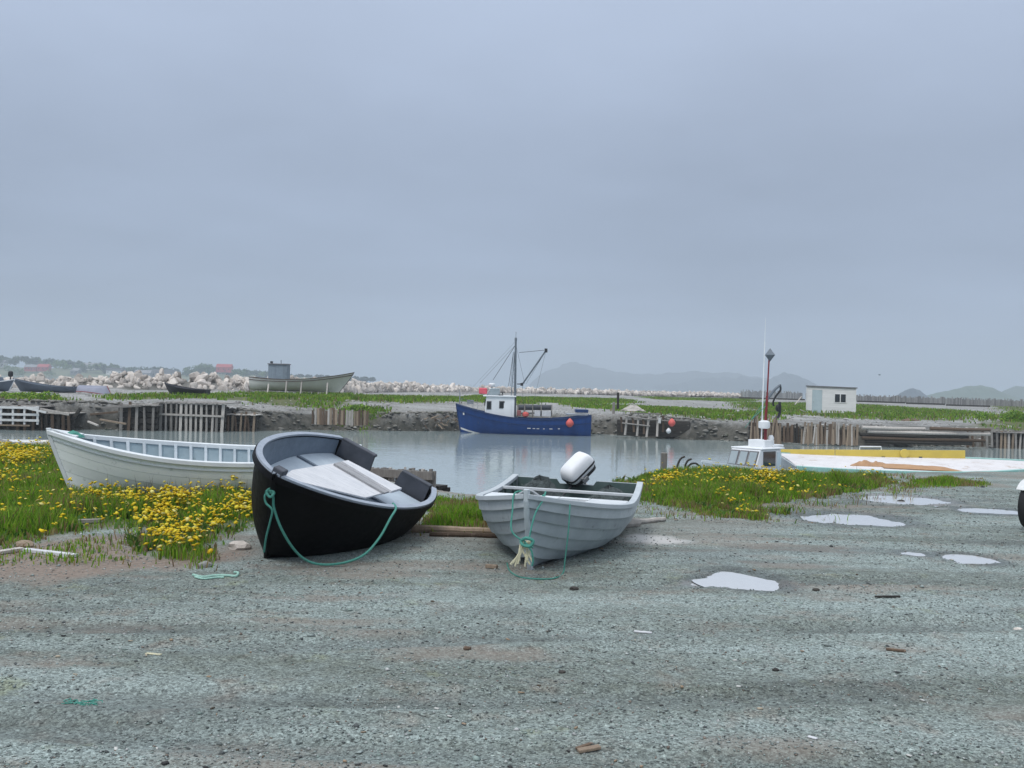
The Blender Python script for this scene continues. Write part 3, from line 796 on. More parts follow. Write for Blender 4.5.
H.transom(MB(), lambda y: notch(y) + .016, .02, .036, inset=.05, n=60).build('transom_lining', M['dark_inside'], bk)
for a, b_ in ((.205, .57), (-.145, -.57)):
    mb = MB(); mb.beam((.012, a, H.g0 + .005), (.012, b_, H.g0 + .005), .085, .035); mb.build('transom_cap', M['dark_inside'], bk, bevel=.01)
H.floor(MB(), lambda s: .44 + .10 * s ** 3, .03, .86, off=.03, ns=20).build('floor', M['floor_blue'], bk)
H.thwart(MB(), .26, .04, .462, .02, .05).build('floor_cleat', M['liner_blue'], bk)
mb = MB(); mb.box((H.L - .05, 0, H.gb + .005), (.10, .10, .09)); mb.build('stem_head', M['dark_inside'], bk, bevel=.012)
H.stem(MB(), .05, .03, .0).build('stem_post', M['black_paint'], bk)
# loose boards lying across the boat
def board_on(root, px, zl, th, name, label, mat, cat='board', lift=0):
    mw = MW[root.name]
    P = [mw @ (on_plane(root, *p, zl + lift)) for p in px]
    nrm = (mw.to_3x3() @ Vector((0, 0, 1)))
    mb = MB(); mb.prism(P, nrm * th)
    o = mb.build(name, mat, None, bevel=.004)
    return tag(o, label, cat)
board_on(bk, [(282, 479), (291, 471.5), (334, 464.5), (384, 494), (365, 499)], .58, .018, 'plywood_sheet', 'whitewashed plywood sheet lying inside the black boat', M['white_board'])
board_on(bk, [(333, 465), (341, 463), (394, 491), (384, 494.5)], .58, .022, 'weathered_plank', 'cracked grey plank between the sheet and the white plank in the black boat', M['grey_board'], lift=.02)
board_on(bk, [(341, 463.5), (347, 462.5), (401, 490.5), (391, 493.5)], .58, .03, 'white_plank', 'narrow white plank along the edge of the boards in the black boat', M['white_board'], lift=.035)

# green rope of the black boat
def smooth_path(pts, n=8):
    P = [Vector(p) for p in pts]; out = []
    for i in range(len(P) - 1):
        a, b, c, d = P[max(i - 1, 0)], P[i], P[i + 1], P[min(i + 2, len(P) - 1)]
        for k in range(n):
            t = k / n
            out.append(.5 * ((2 * b) + (-a + c) * t + (2 * a - 5 * b + 4 * c - d) * t * t + (-a + 3 * b - 3 * c + d) * t ** 3))
    return out + [P[-1]]
gz = MW[bk.name] @ H.pt(.40, 1, 1)
rp = [at(266, 494, 8.26), at(269, 491, 8.24), at(273, 496, 8.24), at(274, 508, 8.25), at(281, 528, 8.28), at(293, 548, 8.36), at(306, 560, 8.45), at(322, 564.5, 8.5), at(345, 562.5, 8.55), at(365, 554, 8.66), at(380, 537, 8.85), at(390, 519, 9.0), at(396, 508.5, 9.2), at(393, 503.5, 9.4)]
mb = MB(); mb.tube(smooth_path(rp), .011, 7)
tag(mb.build('mooring_rope', M['rope_green'], smooth=True), 'long green rope looped from bow to side of the black boat', 'rope')
rp = [at(271, 492, 8.25), at(265, 495, 8.23), at(266, 503, 8.23), at(272, 510, 8.22), at(270, 522, 8.26), at(266, 538, 8.32), at(264, 552, 8.38)]
mb = MB(); mb.tube(smooth_path(rp), .009, 7); mb.tube(smooth_path([at(266, 492, 8.22), at(270, 489, 8.25), at(274, 493, 8.22), at(270, 497, 8.21), at(266, 492, 8.22)]), .012, 7)
tag(mb.build('rope_tail', M['rope_green'], smooth=True), 'short green rope end hanging down the stem of the black boat', 'rope')

# ------------------------------------------------------------------ grey lapstrake boat
H = Hull(3.357, 1.516, 1.476, 2.157, .549, .703, .441, 1.006, .36, .897, kr=.02)
_, rm = pose((0, 0, 0), -101.1, -.1, -1.1)
gb = thing('rowing_boat', 'grey lapstrake boat carrying a tilted outboard motor', 'boat', (.772, 11.553, -.025), rm)
edges = [0, .22, .40, .57, .73, .87, 1.0]
for sd in (1, -1):
    for i in range(6):
        mb = MB(); H.strip(mb, edges[i] - (.02 if i else 0), edges[i + 1], sd, ns=34, nt=4, ob=.020 if i else 0, ot=0.0, th=.014)
        mb.build('plank', M['grey_hull'] if i < 5 else M['grey_rail'], gb, smooth=True)
    mb = MB(); H.strip(mb, .06, .96, sd, ns=26, nt=8, ob=-.016, ot=-.016, th=.006, s1=.96); mb.build('inner_skin', M['green_dark'], gb, smooth=True)
    H.rail(MB(), sd, .045, .024, .03, .012, ns=40).build('gunwale', M['grey_rail'], gb, bevel=.005)
    for s in np.linspace(.08, .86, 8):
        H.rib(MB(), s, sd, .03, .022, th=.023).build('rib', M['green_dark'], gb)
def ttop(y): return H.g0 - .01 - (.05 if abs(y) < .22 else 0)
H.transom(MB(), ttop, .04, -.01, inset=0, n=60).build('transom', M['grey_hull'], gb)
H.transom(MB(), lambda y: ttop(y) - .004, .012, .031, inset=.05, n=40).build('transom_lining', M['green_dark'], gb)
H.stem(MB(), .055, .035, .05).build('stem_post', M['grey_rail'], gb, bevel=.006)
H.floor(MB(), .10, .04, .80, off=.03).build('bottom_boards', M['brown_inside'], gb)
H.thwart(MB(), .34, .16, .40, .03).build('thwart', M['thwart_white'], gb, bevel=.004)
H.thwart(MB(), .56, .20, .41, .03).build('thwart', M['thwart_white'], gb, bevel=.004)
H.thwart(MB(), .10, .24, .34, .03).build('thwart', M['green_dark'], gb, bevel=.004)
# decking amidships with a square opening on one side
for k, (s0, s1, y0, y1) in enumerate(((.42, .72, -.97, .02), (.63, .72, .03, .97), (.42, .63, .46, .97), (.42, .47, .03, .45))):
    A, Bq = [], []
    for s in np.linspace(s0, s1, 8):
        y, x = H.ywid(s, H.g(s) - .03, .03)
        A.append([Vector((x, y * q, H.g(s) + .006)) for q in (y0, y1)]); Bq.append([Vector((x, y * q, H.g(s) - .018)) for q in (y0, y1)])
    MB().solid(A, Bq).build('side_deck', M['thwart_white'], gb)
mb = MB(); mb.tube(smooth_path([(H.L - .12, .10, H.gb - .02), (H.L - .12, .0, H.gb + .03), (H.L - .12, -.1, H.gb - .02)]), .012, 6)
mb.build('bow_ring', M['steel'], gb)
# heaps of dark netting in the stern
def heap(name, label, cat, pos, sx, sy, sz, mat, seed, root=None, n=18, m=10):
    V = []; 
    for j in range(m):
        f = j / (m - 1)
        for i in range(n):
            a = 2 * math.pi * i / n; rr = (1 - f) ** .55
            q = .72 + .6 * float(fbm(np.array([math.cos(a) * 2 + seed]), np.array([math.sin(a) * 2 + f * 3]), seed)[0])
            V.append((sx * rr * math.cos(a) * q, sy * rr * math.sin(a) * q, sz * f * (.8 + .4 * float(vnoise(np.array([i * .7 + seed]), np.array([j * .9]), seed)[0]))))
    mb = MB(); ix = lambda j, i: j * n + i % n
    mb.add(V, [(ix(j, i), ix(j, i + 1), ix(j + 1, i + 1), ix(j + 1, i)) for j in range(m - 1) for i in range(n)] + [tuple(range(n))[::-1]])
    P = Vector(pos)
    mb.v = [tuple(P + Vector(v)) for v in mb.v]
    return tag(mb.build(name, mat, None, smooth=False), label, cat)
M['net'] = pmat('dark fishing net', (.035, .045, .045), (.09, .11, .11), 30, rough=.9, bump=1.0, bscale=60, bdist=.03)
mw = MW[gb.name]
heap('net_heap', 'dark green net heap piled in the stern, outboard motor on its right', 'net', mw @ Vector((.42, -.36, .33)), .30, .26, .24, M['net'], 3)
heap('net_heap', 'smaller dark net heap in the stern, outboard motor on its left', 'net', mw @ Vector((.42, .42, .33)), .26, .25, .19, M['net'], 8)
# rails visible across the stern
for s_ in (.24,):
    H.thwart(MB(), s_, .05, .50, .03, .02).build('cross_bar', M['thwart_white'], gb, bevel=.004)

# outboard motor: tilted up on the transom
piv = mw @ Vector((-.02, .0, .53))
tilt = Matrix.Rotation(R(-101.1 + 4), 4, 'Z') @ Matrix.Rotation(R(56), 4, 'Y') @ Matrix.Scale(.84, 4)
om = thing('outboard_motor', 'white outboard motor tilted up on the transom of the grey boat', 'motor', piv, tilt)
STEER = Matrix.Rotation(R(-38), 3, 'Z')
CANT = Matrix.Rotation(R(30), 3, 'X')
def steer(mb, cant=False):
    if cant: mb.v = [tuple(CANT @ (Vector(v) - Vector((0, 0, .10))) + Vector((0, .02, .10))) for v in mb.v]
    mb.v = [tuple(STEER @ Vector(v)) for v in mb.v]; return mb
def superloft(secs, n=20, p=3.2):
    mb = MB(); base = 0
    for (z, cx, a, b) in secs:
        for k in range(n):
            t = 2 * math.pi * k / n; c, s = math.cos(t), math.sin(t)
            mb.v.append((cx + a * math.copysign(abs(c) ** (2 / p), c), b * math.copysign(abs(s) ** (2 / p), s), z))
    for i in range(len(secs) - 1):
        for k in range(n):
            a = i * n + k; b = i * n + (k + 1) % n
            mb.f.append((a, b, b + n, a + n))
    mb.f.append(tuple(range(n))[::-1]); e = (len(secs) - 1) * n
    mb.f.append(tuple(e + k for k in range(n)))
    return steer(mb, secs[0][0] > .06)
superloft([(.13, -.06, .21, .128), (.16, -.06, .235, .142), (.22, -.06, .24, .146), (.29, -.06, .225, .138), (.335, -.065, .20, .122), (.36, -.07, .155, .095), (.367, -.07, .09, .055)], p=5.5).build('cowling', M['cowl'], om, smooth=True)
superloft([(.065, -.06, .15, .10), (.085, -.06, .215, .132), (.128, -.06, .222, .136), (.131, -.06, .18, .12)], p=5.5).build('cowling_band', M['motor_dark'], om, smooth=True)
superloft([(.185, -.06, .242, .1475), (.215, -.06, .243, .1485)], p=5.5).build('trim_stripe', M['motor_dark'], om, smooth=True)
superloft([(-.55, -.10, .06, .028), (-.3, -.09, .075, .035), (-.05, -.07, .10, .055), (.09, -.06, .13, .08)], p=2.4).build('leg', M['motor_grey'], om, smooth=True)
mb = MB(); mb.prism([(-.28, -.012, -.53), (.06, -.012, -.55), (.06, -.012, -.565), (-.28, -.012, -.545)], (0, .024, 0)); mb.box((-.11, 0, -.536), (.30, .15, .012)); steer(mb).build('cavitation_plate', M['motor_grey'], om)
superloft([(-.74, -.08, .05, .01), (-.66, -.09, .065, .022), (-.55, -.10, .06, .026)], p=2.2).build('gearcase', M['motor_grey'], om, smooth=True)
pr = steer(MB().lathe([(.01, -.30), (.035, -.26), (.038, -.18), (.03, -.16)], 12, 'X', (0, 0, -.655))).build('propeller_hub', M['motor_dark'], om)
for k in range(3):
    a = k * 2.094; mb = MB()
    c, s = math.cos(a), math.sin(a)
    P = [Vector((-.24 + dx, r * c - w * s, -.655 + r * s + w * c)) for r, w, dx in ((.03, -.02, .02), (.11, -.045, .03), (.125, .02, -.03), (.03, .02, -.02))]
    mb.prism(P, (.006, 0, 0)); steer(mb).build('propeller_blade', M['motor_dark'], om)
for sy in (-1, 1):
    mb = MB(); mb.beam((.02, sy * .075, .06), (.16, sy * .075, -.20), .02, .07); mb.beam((.02, sy * .075, .05), (-.05, sy * .07, .05), .02, .05); mb.build('clamp_bracket', M['motor_grey'], om, bevel=.004)
    mb = MB(); mb.tube([(.13, sy * .075, -.16), (.20, sy * .075, -.13)], .012, 8); mb.tube([(.20, sy * .075 - .03, -.13), (.20, sy * .075 + .03, -.13)], .008, 6); mb.build('clamp_screw', M['steel'], om)
mb = MB(); mb.tube([(.12, .05, .12), (.32, .06, .14), (.48, .06, .16)], .018, 8, .016); steer(mb).build('tiller', M['motor_dark'], om)
mb = MB(); mb.lathe([(.035, .0), (.035, .02), (.028, .026)], 14, 'X', (.155, -.02, .18)); steer(mb, True).build('starter_grip', M['motor_dark'], om)
mb = MB(); mb.lathe([(.02, .0), (.02, .02)], 10, 'Z', (.03, .17, .16)); mb.box((.0, .175, .12), (.10, .03, .06)); steer(mb, True).build('side_latch', M['motor_grey'], om)

# ropes on the grey boat bow
def rope(name, label, pts, r, mat, n=7):
    mb = MB(); mb.tube(smooth_path(pts), r, n); return tag(mb.build(name, mat, smooth=True), label, 'rope')
D0 = 8.30
st = mw @ Vector((H.L + .03, 0, H.gb))
rope('bow_rope', 'dark green rope draped over the stem head of the grey boat', [at(533, 548, 8.22), at(521, 540, 8.22), at(511.5, 530, 8.25), at(512.5, 510, 8.32), at(513.5, 496, 8.37), at(518, 491.5, 8.42), at(527, 493, 8.36), at(536, 499, 8.40), at(544, 495, 8.42), at(545.5, 492, 8.46), at(543, 500, 8.36), at(536, 512, 8.28), at(532, 525, 8.23), at(529, 540, 8.2)], .0075, M['rope_green'])
rope('trailing_rope', 'green rope hanging beside the stem and trailing on gravel under the grey boat', [at(570.5, 503, 8.72), at(570, 502, 8.6), at(569.5, 515, 8.5), at(568, 535, 8.45), at(565, 560, 8.45), at(563, 573, 8.44), ground(555, 578, .012), ground(540, 579, .012), ground(520, 577, .012), ground(510, 571, .012), ground(507, 563, .012)], .0065, M['rope_green'])
mb = MB()
rr = random.Random(5)
for k in range(11):
    x0 = 524 + rr.uniform(-4, 6); x1 = 510 + k * 2.3 + rr.uniform(-2, 2)
    mb.tube(smooth_path([at(x0, 541, 8.19 + rr.uniform(-.03, .02)), at((x0 + x1) / 2 + rr.uniform(-2, 2), 552, 8.17), at(x1, 563 + rr.uniform(-4, 4), 8.16)], 5), .008, 5)
tag(mb.build('rope_tassel', M['rope_cream'], smooth=True), 'frayed cream rope bunch tied at the stem of the grey boat', 'rope')
mb = MB(); mb.tube(smooth_path([at(521, 541, 8.17), at(526, 538, 8.13), at(533, 541, 8.13), at(530, 546, 8.13), at(523, 545, 8.14), at(521, 541, 8.17)]), .014, 7)
mb.tube(smooth_path([at(524, 541, 8.15), at(531, 550, 8.13), at(533, 560, 8.14), at(532, 566, 8.15)]), .008, 6)
tag(mb.build('rope_knot', M['rope_green'], smooth=True), 'knotted green rope around the cream bunch at the grey bow', 'rope')

# ------------------------------------------------------------------ white open boat in the grass
H = Hull(4.1, 1.351, 1.002, 2.151, .603, .974, .424, .796, .475, .924)
_, rm = pose((0, 0, 0), 181.9, 2.5, -5.8)
wb = thing('open_boat', 'white open wooden boat lying in flowering grass', 'boat', (-2.057, 13.542, .042), rm)
WBINV = MW[wb.name].inverted()
edges = [0, .25, .45, .62, .77, .9, 1.0]
for sd in (1, -1):
    for i in range(6):
        mb = MB(); H.strip(mb, edges[i], edges[i + 1] - .004, sd, ns=34, nt=4, ob=.002, ot=0, th=.014)
        mb.build('plank', M['white_hull'], wb, smooth=True)
    mb = MB(); H.strip(mb, .05, .96, sd, ns=26, nt=8, ob=-.018, ot=-.018, th=.006, s1=.97); mb.build('inner_skin', M['ceiling_blue'], wb, smooth=True)
    H.rail(MB(), sd, .05, .030, .045, .012, ns=40).build('gunwale', M['white_rail'], wb, bevel=.005)
    H.rail(MB(), sd, -.002, .012, .012, .0, ns=40, t=.90).build('rubbing_strip', M['rib_paint'], wb)
    for s in np.linspace(.05, .92, 19):
        H.rib(MB(), s, sd, .035, .03, th=.025).build('rib', M['rib_paint'], wb)
H.transom(MB(), lambda y: H.g0, .035, -.01).build('transom', M['white_hull'], wb)
H.stem(MB(), .05, .035, .035).build('stem_post', M['white_rail'], wb, bevel=.005)
H.floor(MB(), .10, .04, .84, off=.03).build('bottom_boards', M['ceiling_blue'], wb)
for s in (.22, .50, .74):
    H.thwart(MB(), s, .20, .38, .03).build('thwart', M['thwart_white'], wb, bevel=.004)
mb = MB(); mb.prism([(H.L - .04, 0, H.gb + .013), (H.L - .42, H.b(.9) * .8, H.g(.9) + .013), (H.L - .42, -H.b(.9) * .8, H.g(.9) + .013)], (0, 0, .015)); mb.build('breasthook', M['white_rail'], wb)
mw = MW[wb.name]
def oar(label, p0, p1):
    mb = MB(); a, b = mw @ Vector(p0), mw @ Vector(p1)
    mb.tube([a, a.lerp(b, .7)], .024, 8)
    o = thing('oar', label, 'oar', a)
    mb.build('loom', M['white_rail'], o, world=True, smooth=True)
    mb = MB(); mb.beam(a.lerp(b, .68), b, .12, .02); mb.build('blade', M['white_rail'], o, world=True, bevel=.006)
oar('white oar resting on the middle thwarts of the white boat', (2.95, -.25, .42), (1.7, .32, .47))
oar('white oar lying aft across the thwarts of the white boat', (2.05, -.28, .42), (.7, .36, .50))
heap('net_bundle', 'small green net bundle tucked in the bow of the white boat', 'net', mw @ Vector((H.L - .32, .0, H.g(.92) - .02)), .15, .10, .09, M['rope_green'], 14, n=12, m=6)

# ------------------------------------------------------------------ blue fishing boat at the far bank
H = Hull(10.1, 3.1, 2.5, 2.3, 2.05, 2.62, .42, 1.3, 1.02, .955, kr=.2)
bd = 75.0
loc = Vector((at(589.5, 435, bd).x, bd, WATER - .5))
_, rm = pose((0, 0, 0), 180, 0, 0)
bb = thing('fishing_boat', 'blue fishing boat with white wheelhouse, mast and boom', 'boat', loc, rm)
def bl(px, py, y=0.0):
    """pixel to the boat's own coordinates on the plane y = const across the boat (port side faces the camera)"""
    w = at(px, py, bd - y); q = MW[bb.name].inverted() @ w
    return Vector((q.x, y, q.z))
mb = MB()
for sd in (1, -1): H.strip(mb, 0, 1, sd, ns=40, nt=12, th=.05)
mb.build('hull', M['blue_hull'], bb, smooth=True)
H.transom(MB(), lambda y: H.g0, .06, -.02, n=24).build('transom', M['blue_hull'], bb)
for sd in (1, -1):
    H.rail(MB(), sd, .10, .05, .06, .05).build('gunwale', M['blue_rail'], bb)
    H.rail(MB(), sd, -.04, .05, .05, .0, t=.84).build('rubbing_rail', M['blue_rail'], bb)
    mb = MB(); H.strip(mb, .24, .30, sd, ns=14, nt=2, ob=.012, ot=.012, th=.008, s0=.72, s1=1); mb.build('boot_stripe', M['boot_white'], bb)
H.stem(MB(), .10, .06, .06).build('stem_post', M['blue_rail'], bb)
H.floor(MB(), lambda s: H.g(s) - .55 if s < .6 else H.g(s) - .30, .01, .95, .05, .06).build('deck', M['steel'], bb)
# scuffed registration marks
for k, (a, b_, c) in enumerate(((529, 426.5, 3.4), (534, 426.2, 2.4), (538, 426, 2.6), (544, 425.8, 1.4), (551, 425.4, 3), (559, 424.8, 1.8))):
    mb = MB(); s_ = (bl(a, b_, 1.5).x) / H.L
    q = H.pt(s_, .74, 1, .012)
    mb.box((q.x, q.y + .0, q.z), (c * bd / FPX, .03, .05)); mb.build('scuff_mark', M['boot_white'], bb)
mb = MB(); q = H.pt(.945, .80, 1, .02); mb.box(q, (.10, .07, .22), Matrix.Rotation(R(-18), 3, 'Z')); mb.build('bow_mark', M['boot_white'], bb)
# wheelhouse
x0, x1 = bl(514.5, 400).x, bl(485, 400).x
zt, zb = bl(500, 396.6).z, 1.45
mb = MB(); mb.prism([(x0, -.95, zb), (x1 + .02, -.95, zb), (x1 - .12, -.95, zt), (x0, -.95, zt)], (0, 1.9, 0)); wh = mb.build('wheelhouse', M['cabin_white'], bb, bevel=.03)
mb = MB(); mb.box(((x0 + x1) / 2, 0, zt + .045), (x1 - x0 + .25, 2.15, .09)); mb.build('wheelhouse_roof', M['cabin_white'], bb, bevel=.02)
def pane(cx, cz, w, h, y, mat='glass_dark', name='window', fr=.05):
    mb = MB(); f = mb.box((cx, y, cz), (w + fr * 2, .03, h + fr * 2)).build(name, M['shed_trim'], bb)
    mb = MB(); mb.box((cx, y + .022, cz), (w, .02, h)); mb.build('pane', M[mat], f)
c = bl(489, 405.2, .95); pane(c.x, c.z, .26, .52, .965)
c = bl(501.8, 404.8, .95); pane(c.x, c.z, .30, .46, .965)
c = bl(508.5, 407, .95)
for yy in (-.5, .0, .5):
    mb = MB(); mb.box((x1 - .02, yy, zt - .45), (.06, .40, .5), Matrix.Rotation(R(-7), 3, 'Y')); mb.build('window', M['glass_dark'], bb)
for yy in (-.97, .97):
    mb = MB(); mb.box((x0 + .52, yy, zb + .7), (.60, .03, 1.3)); mb.build('door', M['cabin_white'], bb)
# flying bridge, red canister, radar, horn
mb = MB(); a = bl(483, 393.8, .5); mb.box((a.x, .45, zt + .40), (.62, .55, .46)); mb.build('life_raft_canister', M['pink_raft'], bb, bevel=.08)
mb = MB(); mb.box((bl(482.5, 393, .5).x + .0, -.35, zt + .36), (.4, .5, .34)); mb.build('life_raft_canister', M['pink_raft'], bb, bevel=.08)
mb = MB(); a = bl(493, 392, 0); mb.prism([(a.x - .55, -.6, zt + .09), (a.x + .45, -.6, zt + .09), (a.x + .2, -.6, zt + .62), (a.x - .5, -.6, zt + .62)], (0, 1.2, 0)); mb.build('bridge_shield', M['glass_pale'], bb, bevel=.04)
mb = MB(); a = bl(492, 385, 0); mb.lathe([(.2, -.14), (.26, -.06), (.26, .06), (.18, .14)], 16, 'Z', (a.x, 0, a.z)); mb.tube([(a.x, 0, zt + .6), (a.x, 0, a.z - .1)], .05, 8); mb.build('radar_dome', M['cabin_white'], bb, smooth=True)
mb = MB(); a = bl(501, 397, .7); mb.box((a.x, .7, a.z), (.34, .3, .36)); mb.tube([(a.x - .12, .7, a.z + .2), (a.x - .1, .7, a.z + .38)], .05, 6); mb.build('deck_engine', M['motor_dark'], bb, bevel=.03)
# mast, boom, rigging
mt = bl(515.8, 341, 0); m0 = bl(514.6, 418, 0)
mb = MB(); mb.tube([m0, mt], .11, 10, .075); mast = mb.build('mast', M['mast_grey'], bb, smooth=True)
mb = MB(); mb.tube([mt, mt + Vector((0, 0, .7))], .02, 6); mb.lathe([(.09, -.02), (.09, .2), (.05, .26)], 10, 'Z', tuple(mt)); mb.build('mast_light', M['mast_grey'], mast)
mb = MB(); q = bl(512.2, 360, .0)
for z_ in np.linspace(m0.z + 2.4, mt.z - 1.0, 9):
    mb.beam((m0.x - .02, 0, z_), (m0.x + .26 - .16 * (z_ - m0.z) / (mt.z - m0.z), 0, z_), .03, .03)
mb.tube([(m0.x + .30, 0, m0.z + 1.6), (mt.x + .06, 0, mt.z - .8)], .035, 6); mb.build('mast_ladder', M['mast_grey'], mast)
b0, b1 = bl(522.5, 384, 0), bl(546, 350.5, 0)
mb = MB(); mb.tube([b0, b1], .06, 8); boom = mb.build('boom', M['mast_grey'], bb, smooth=True)
mb = MB(); mb.box(b1, (.22, .16, .3)); mb.box(b0 + Vector((.05, 0, -.03)), (.2, .2, .22)); mb.build('boom_block', M['motor_dark'], boom)
def wire(pts, r=.014, name='stay', par=None):
    mb = MB(); mb.tube(pts, r, 5); mb.build(name, M['rigging'], par or bb)
wire([bl(519, 352.6, 0), bl(544, 350.2, 0)], .02)
wire([bl(515.5, 345, 0), bl(493, 380, 0)], .02); wire([bl(515.5, 345, 0), bl(480, 383, 0)], .009); wire([bl(513.5, 352, 0), bl(508.6, 386, .5)], .02)
wire([bl(513.5, 352, 0), bl(510.6, 386, -.5)], .014); wire([b1, bl(526, 384, 0)], .01); wire([b1, bl(534, 400, .4)], .008)
wire([bl(516, 345, 0), bl(524.8, 384, .5)], .009); wire([mt, bl(457, 404, 0)], .006); wire([b0, bl(523.6, 416, 0)], .012)
wire([bl(517, 384, 0), b0], .045, 'boom_heel')
# aft gear
for k, px in enumerate((517.5, 524.5, 532.5, 541, 551.5)):
    a = bl(px, 416, .9); mb = MB(); mb.box((a.x, .9, a.z + .35), (.10, .10, 1.0)); mb.build('net_rail_post', M['wood_grey'], bb)
a, c = bl(517, 407.5, .9), bl(552, 407.5, .9)
mb = MB(); mb.tube([(a.x, .72, a.z), (c.x, .72, c.z)], .20, 12); mb.build('net_drum', M['dark_inside'], bb, smooth=True)
mb = MB(); mb.tube([(a.x, .9, a.z - .42), (c.x, .9, c.z - .42)], .05, 8); mb.build('net_rail', M['rigging'], bb)
a = bl(543, 413.5, .6); mb = MB(); mb.box((a.x, .6, a.z), (1.3, .7, .42)); mb.build('fish_box', M['white_board'], bb, bevel=.02)
a = bl(525.5, 414.5, 1); mb = MB(); mb.lathe([(.1, -.2), (.24, -.1), (.24, .08), (.1, .2)], 12, 'Z', (a.x, 1., a.z)); mb.build('deck_float', M['buoy_red'], bb, smooth=True)
a = bl(519, 413, 1.1); mb = MB(); mb.box((a.x, 1.1, a.z), (.3, .3, .4)); mb.build('winch', M['dory_red'], bb, bevel=.03)
a = bl(581.5, 411, .4); mb = MB(); mb.box((a.x, .2, a.z), (.95, 1.3, .24)); mb.build('stern_box', M['blue_rail'], bb, bevel=.02)
a = bl(577, 414.5, .4); mb = MB(); mb.box((a.x, .2, a.z), (1.6, 1.8, .12)); mb.build('stern_platform', M['steel'], bb, bevel=.02)
a = bl(470, 402, .5); mb = MB(); mb.box((a.x, 0, a.z), (.5, .4, .3)); mb.tube([(a.x + .8, 0, a.z - .2), (a.x + .8, 0, a.z + .95)], .04, 8); mb.build('anchor_winch', M['steel'], bb)
for k, px in enumerate((461.5, 464, 473, 478)):
    a = bl(px, 400, 1 - .1 * k); 
    if k in (1,): continue
    mb = MB(); gq = H.pt(a.x / H.L, 1, 1); mb.tube([gq + Vector((0, -.06, 0)), gq + Vector((0, -.06, .6))], .02, 6); mb.build('rail_stanchion', M['steel'], bb)
gq0 = H.pt(bl(461.5, 400, 1).x / H.L, 1, 1); gq1 = H.pt(bl(478, 400, 1).x / H.L, 1, 1)
wire([gq0 + Vector((0, -.06, .58)), gq1 + Vector((0, -.06, .58))], .015, 'bow_rail')
# buoy hanging on the side
def buoy(label, pos, r, mat, group=None):
    t = thing('buoy', label, 'buoy', pos, None, group)
    MB().lathe([(.02, r * 1.25), (r * .35, r * 1.0), (r * .8, r * .5), (r, 0), (r * .85, -r * .5), (r * .4, -r * .9), (.03, -r)], 14, 'Z').build('body', mat, t, smooth=True)
    mb = MB(); mb.tube([(0, 0, r * 1.2), (0, 0, r * 1.6)], r * .14, 6); mb.build('eye', M['rigging'], t)
    return t
buoy('coral red buoy hanging on the side of the blue fishing boat', at(569.8, 423.2, bd - 1.62), .30, M['buoy_red'])
mb = MB(); mb.tube([at(570, 417.5, bd - 1.5), at(569.9, 421, bd - 1.62)], .02, 6); tag(mb.build('buoy_rope', M['rigging']), 'dark rope holding the buoy against the blue hull', 'rope')

# ------------------------------------------------------------------ white cabin boat and decked boat by the near bank
cd = 36.0
H = Hull(6.2, 2.3, 1.9, 2.2, 1.35, 1.6, .42, 1.2, 1.05, .94, kr=.1)
wc = at(757.5, 462, cd)
_, rm = pose((0, 0, 0), 222, 0, 0)
base = Vector((wc.x, wc.y, WATER - .35)) - (rm @ Vector((3.0, 0, 0)))
cbt = thing('cabin_boat', 'small white cabin boat with red mast behind the flowering bank', 'boat', base, rm)
mb = MB()
for sd in (1, -1): H.strip(mb, 0, 1, sd, ns=26, nt=9, th=.04)
mb.build('hull', M['cabin_white'], cbt, smooth=True)
H.transom(MB(), lambda y: H.g0, .05, -.02, n=20).build('transom', M['cabin_white'], cbt)
for sd in (1, -1): H.rail(MB(), sd, .07, .04, .04, .04).build('gunwale', M['rib_paint'], cbt)
H.floor(MB(), lambda s: H.g(s) - .06, .55, .95, .04, .03).build('fore_deck', M['deck_white'], cbt)
H.floor(MB(), .7, .02, .56, .04, .04).build('deck', M['steel'], cbt)
ztop = -(at(754, 446, cd).z - CAMZ) ; zt = at(754, 448.5, cd).z - base.z; z0 = 1.0
xa, xb = 2.45, 3.75
prof = [(xa, z0), (xb + .42, z0), (xb + .30, z0 + .25), (xb, zt), (xa, zt)]
mb = MB(); mb.prism([(x, -.62, z) for x, z in prof], (0, 1.24, 0)); mb.build('cabin', M['cabin_white'], cbt, bevel=.03)
mb = MB(); mb.box(((xa + xb) / 2 - .1, 0, zt + .035), (xb - xa + .14, 1.32, .05)); mb.build('cabin_roof', M['cabin_white'], cbt, bevel=.02)
sl = math.atan2(.30, zt - z0 - .25)
hm = (zt + z0 + .25) / 2 + .03; xm = xb + .15 - .012
hh = (zt - z0 - .25) * .74
for k, yy in enumerate((-.40, 0, .40)):
    mb = MB(); mb.box((xm + .004, yy, hm), (.05, .37, hh + .06), Matrix.Rotation(-sl, 3, 'Y')); f = mb.build('window', M['shed_trim'], cbt)
    mb = MB(); mb.box((xm + .018, yy, hm + .002), (.05, .30, hh - .03), Matrix.Rotation(-sl, 3, 'Y')); mb.build('pane', M['glass_pale'], f)
for yy in (-.63, .63):
    mb = MB(); mb.box((xb - .55, yy, hm), (.74, .03, hh)); mb.build('side_window', M['glass_dark'], cbt)
    mb = MB(); mb.box((xa + .14, yy, hm - .25), (.24, .024, hh + .4)); mb.build('door', M['door_blue'], cbt)
im = MW[cbt.name].inverted()
def cl(px, py, dd=0): return im @ at(px, py, cd + dd)
p = cl(765.5, 443)
mb = MB(); mb.box((p.x, 0, zt + .17), (.62, .7, .30)); mb.build('radar_platform', M['cabin_white'], cbt, bevel=.02)
mb = MB(); a = cl(778, 447); mb.box((xa - .15, 0, zt + .10), (.7, .8, .09)); mb.build('roof_extension', M['cabin_white'], cbt, bevel=.02)
yb = 0.0
mp_ = cl(765.2, 440); tp = cl(769.2, 357)
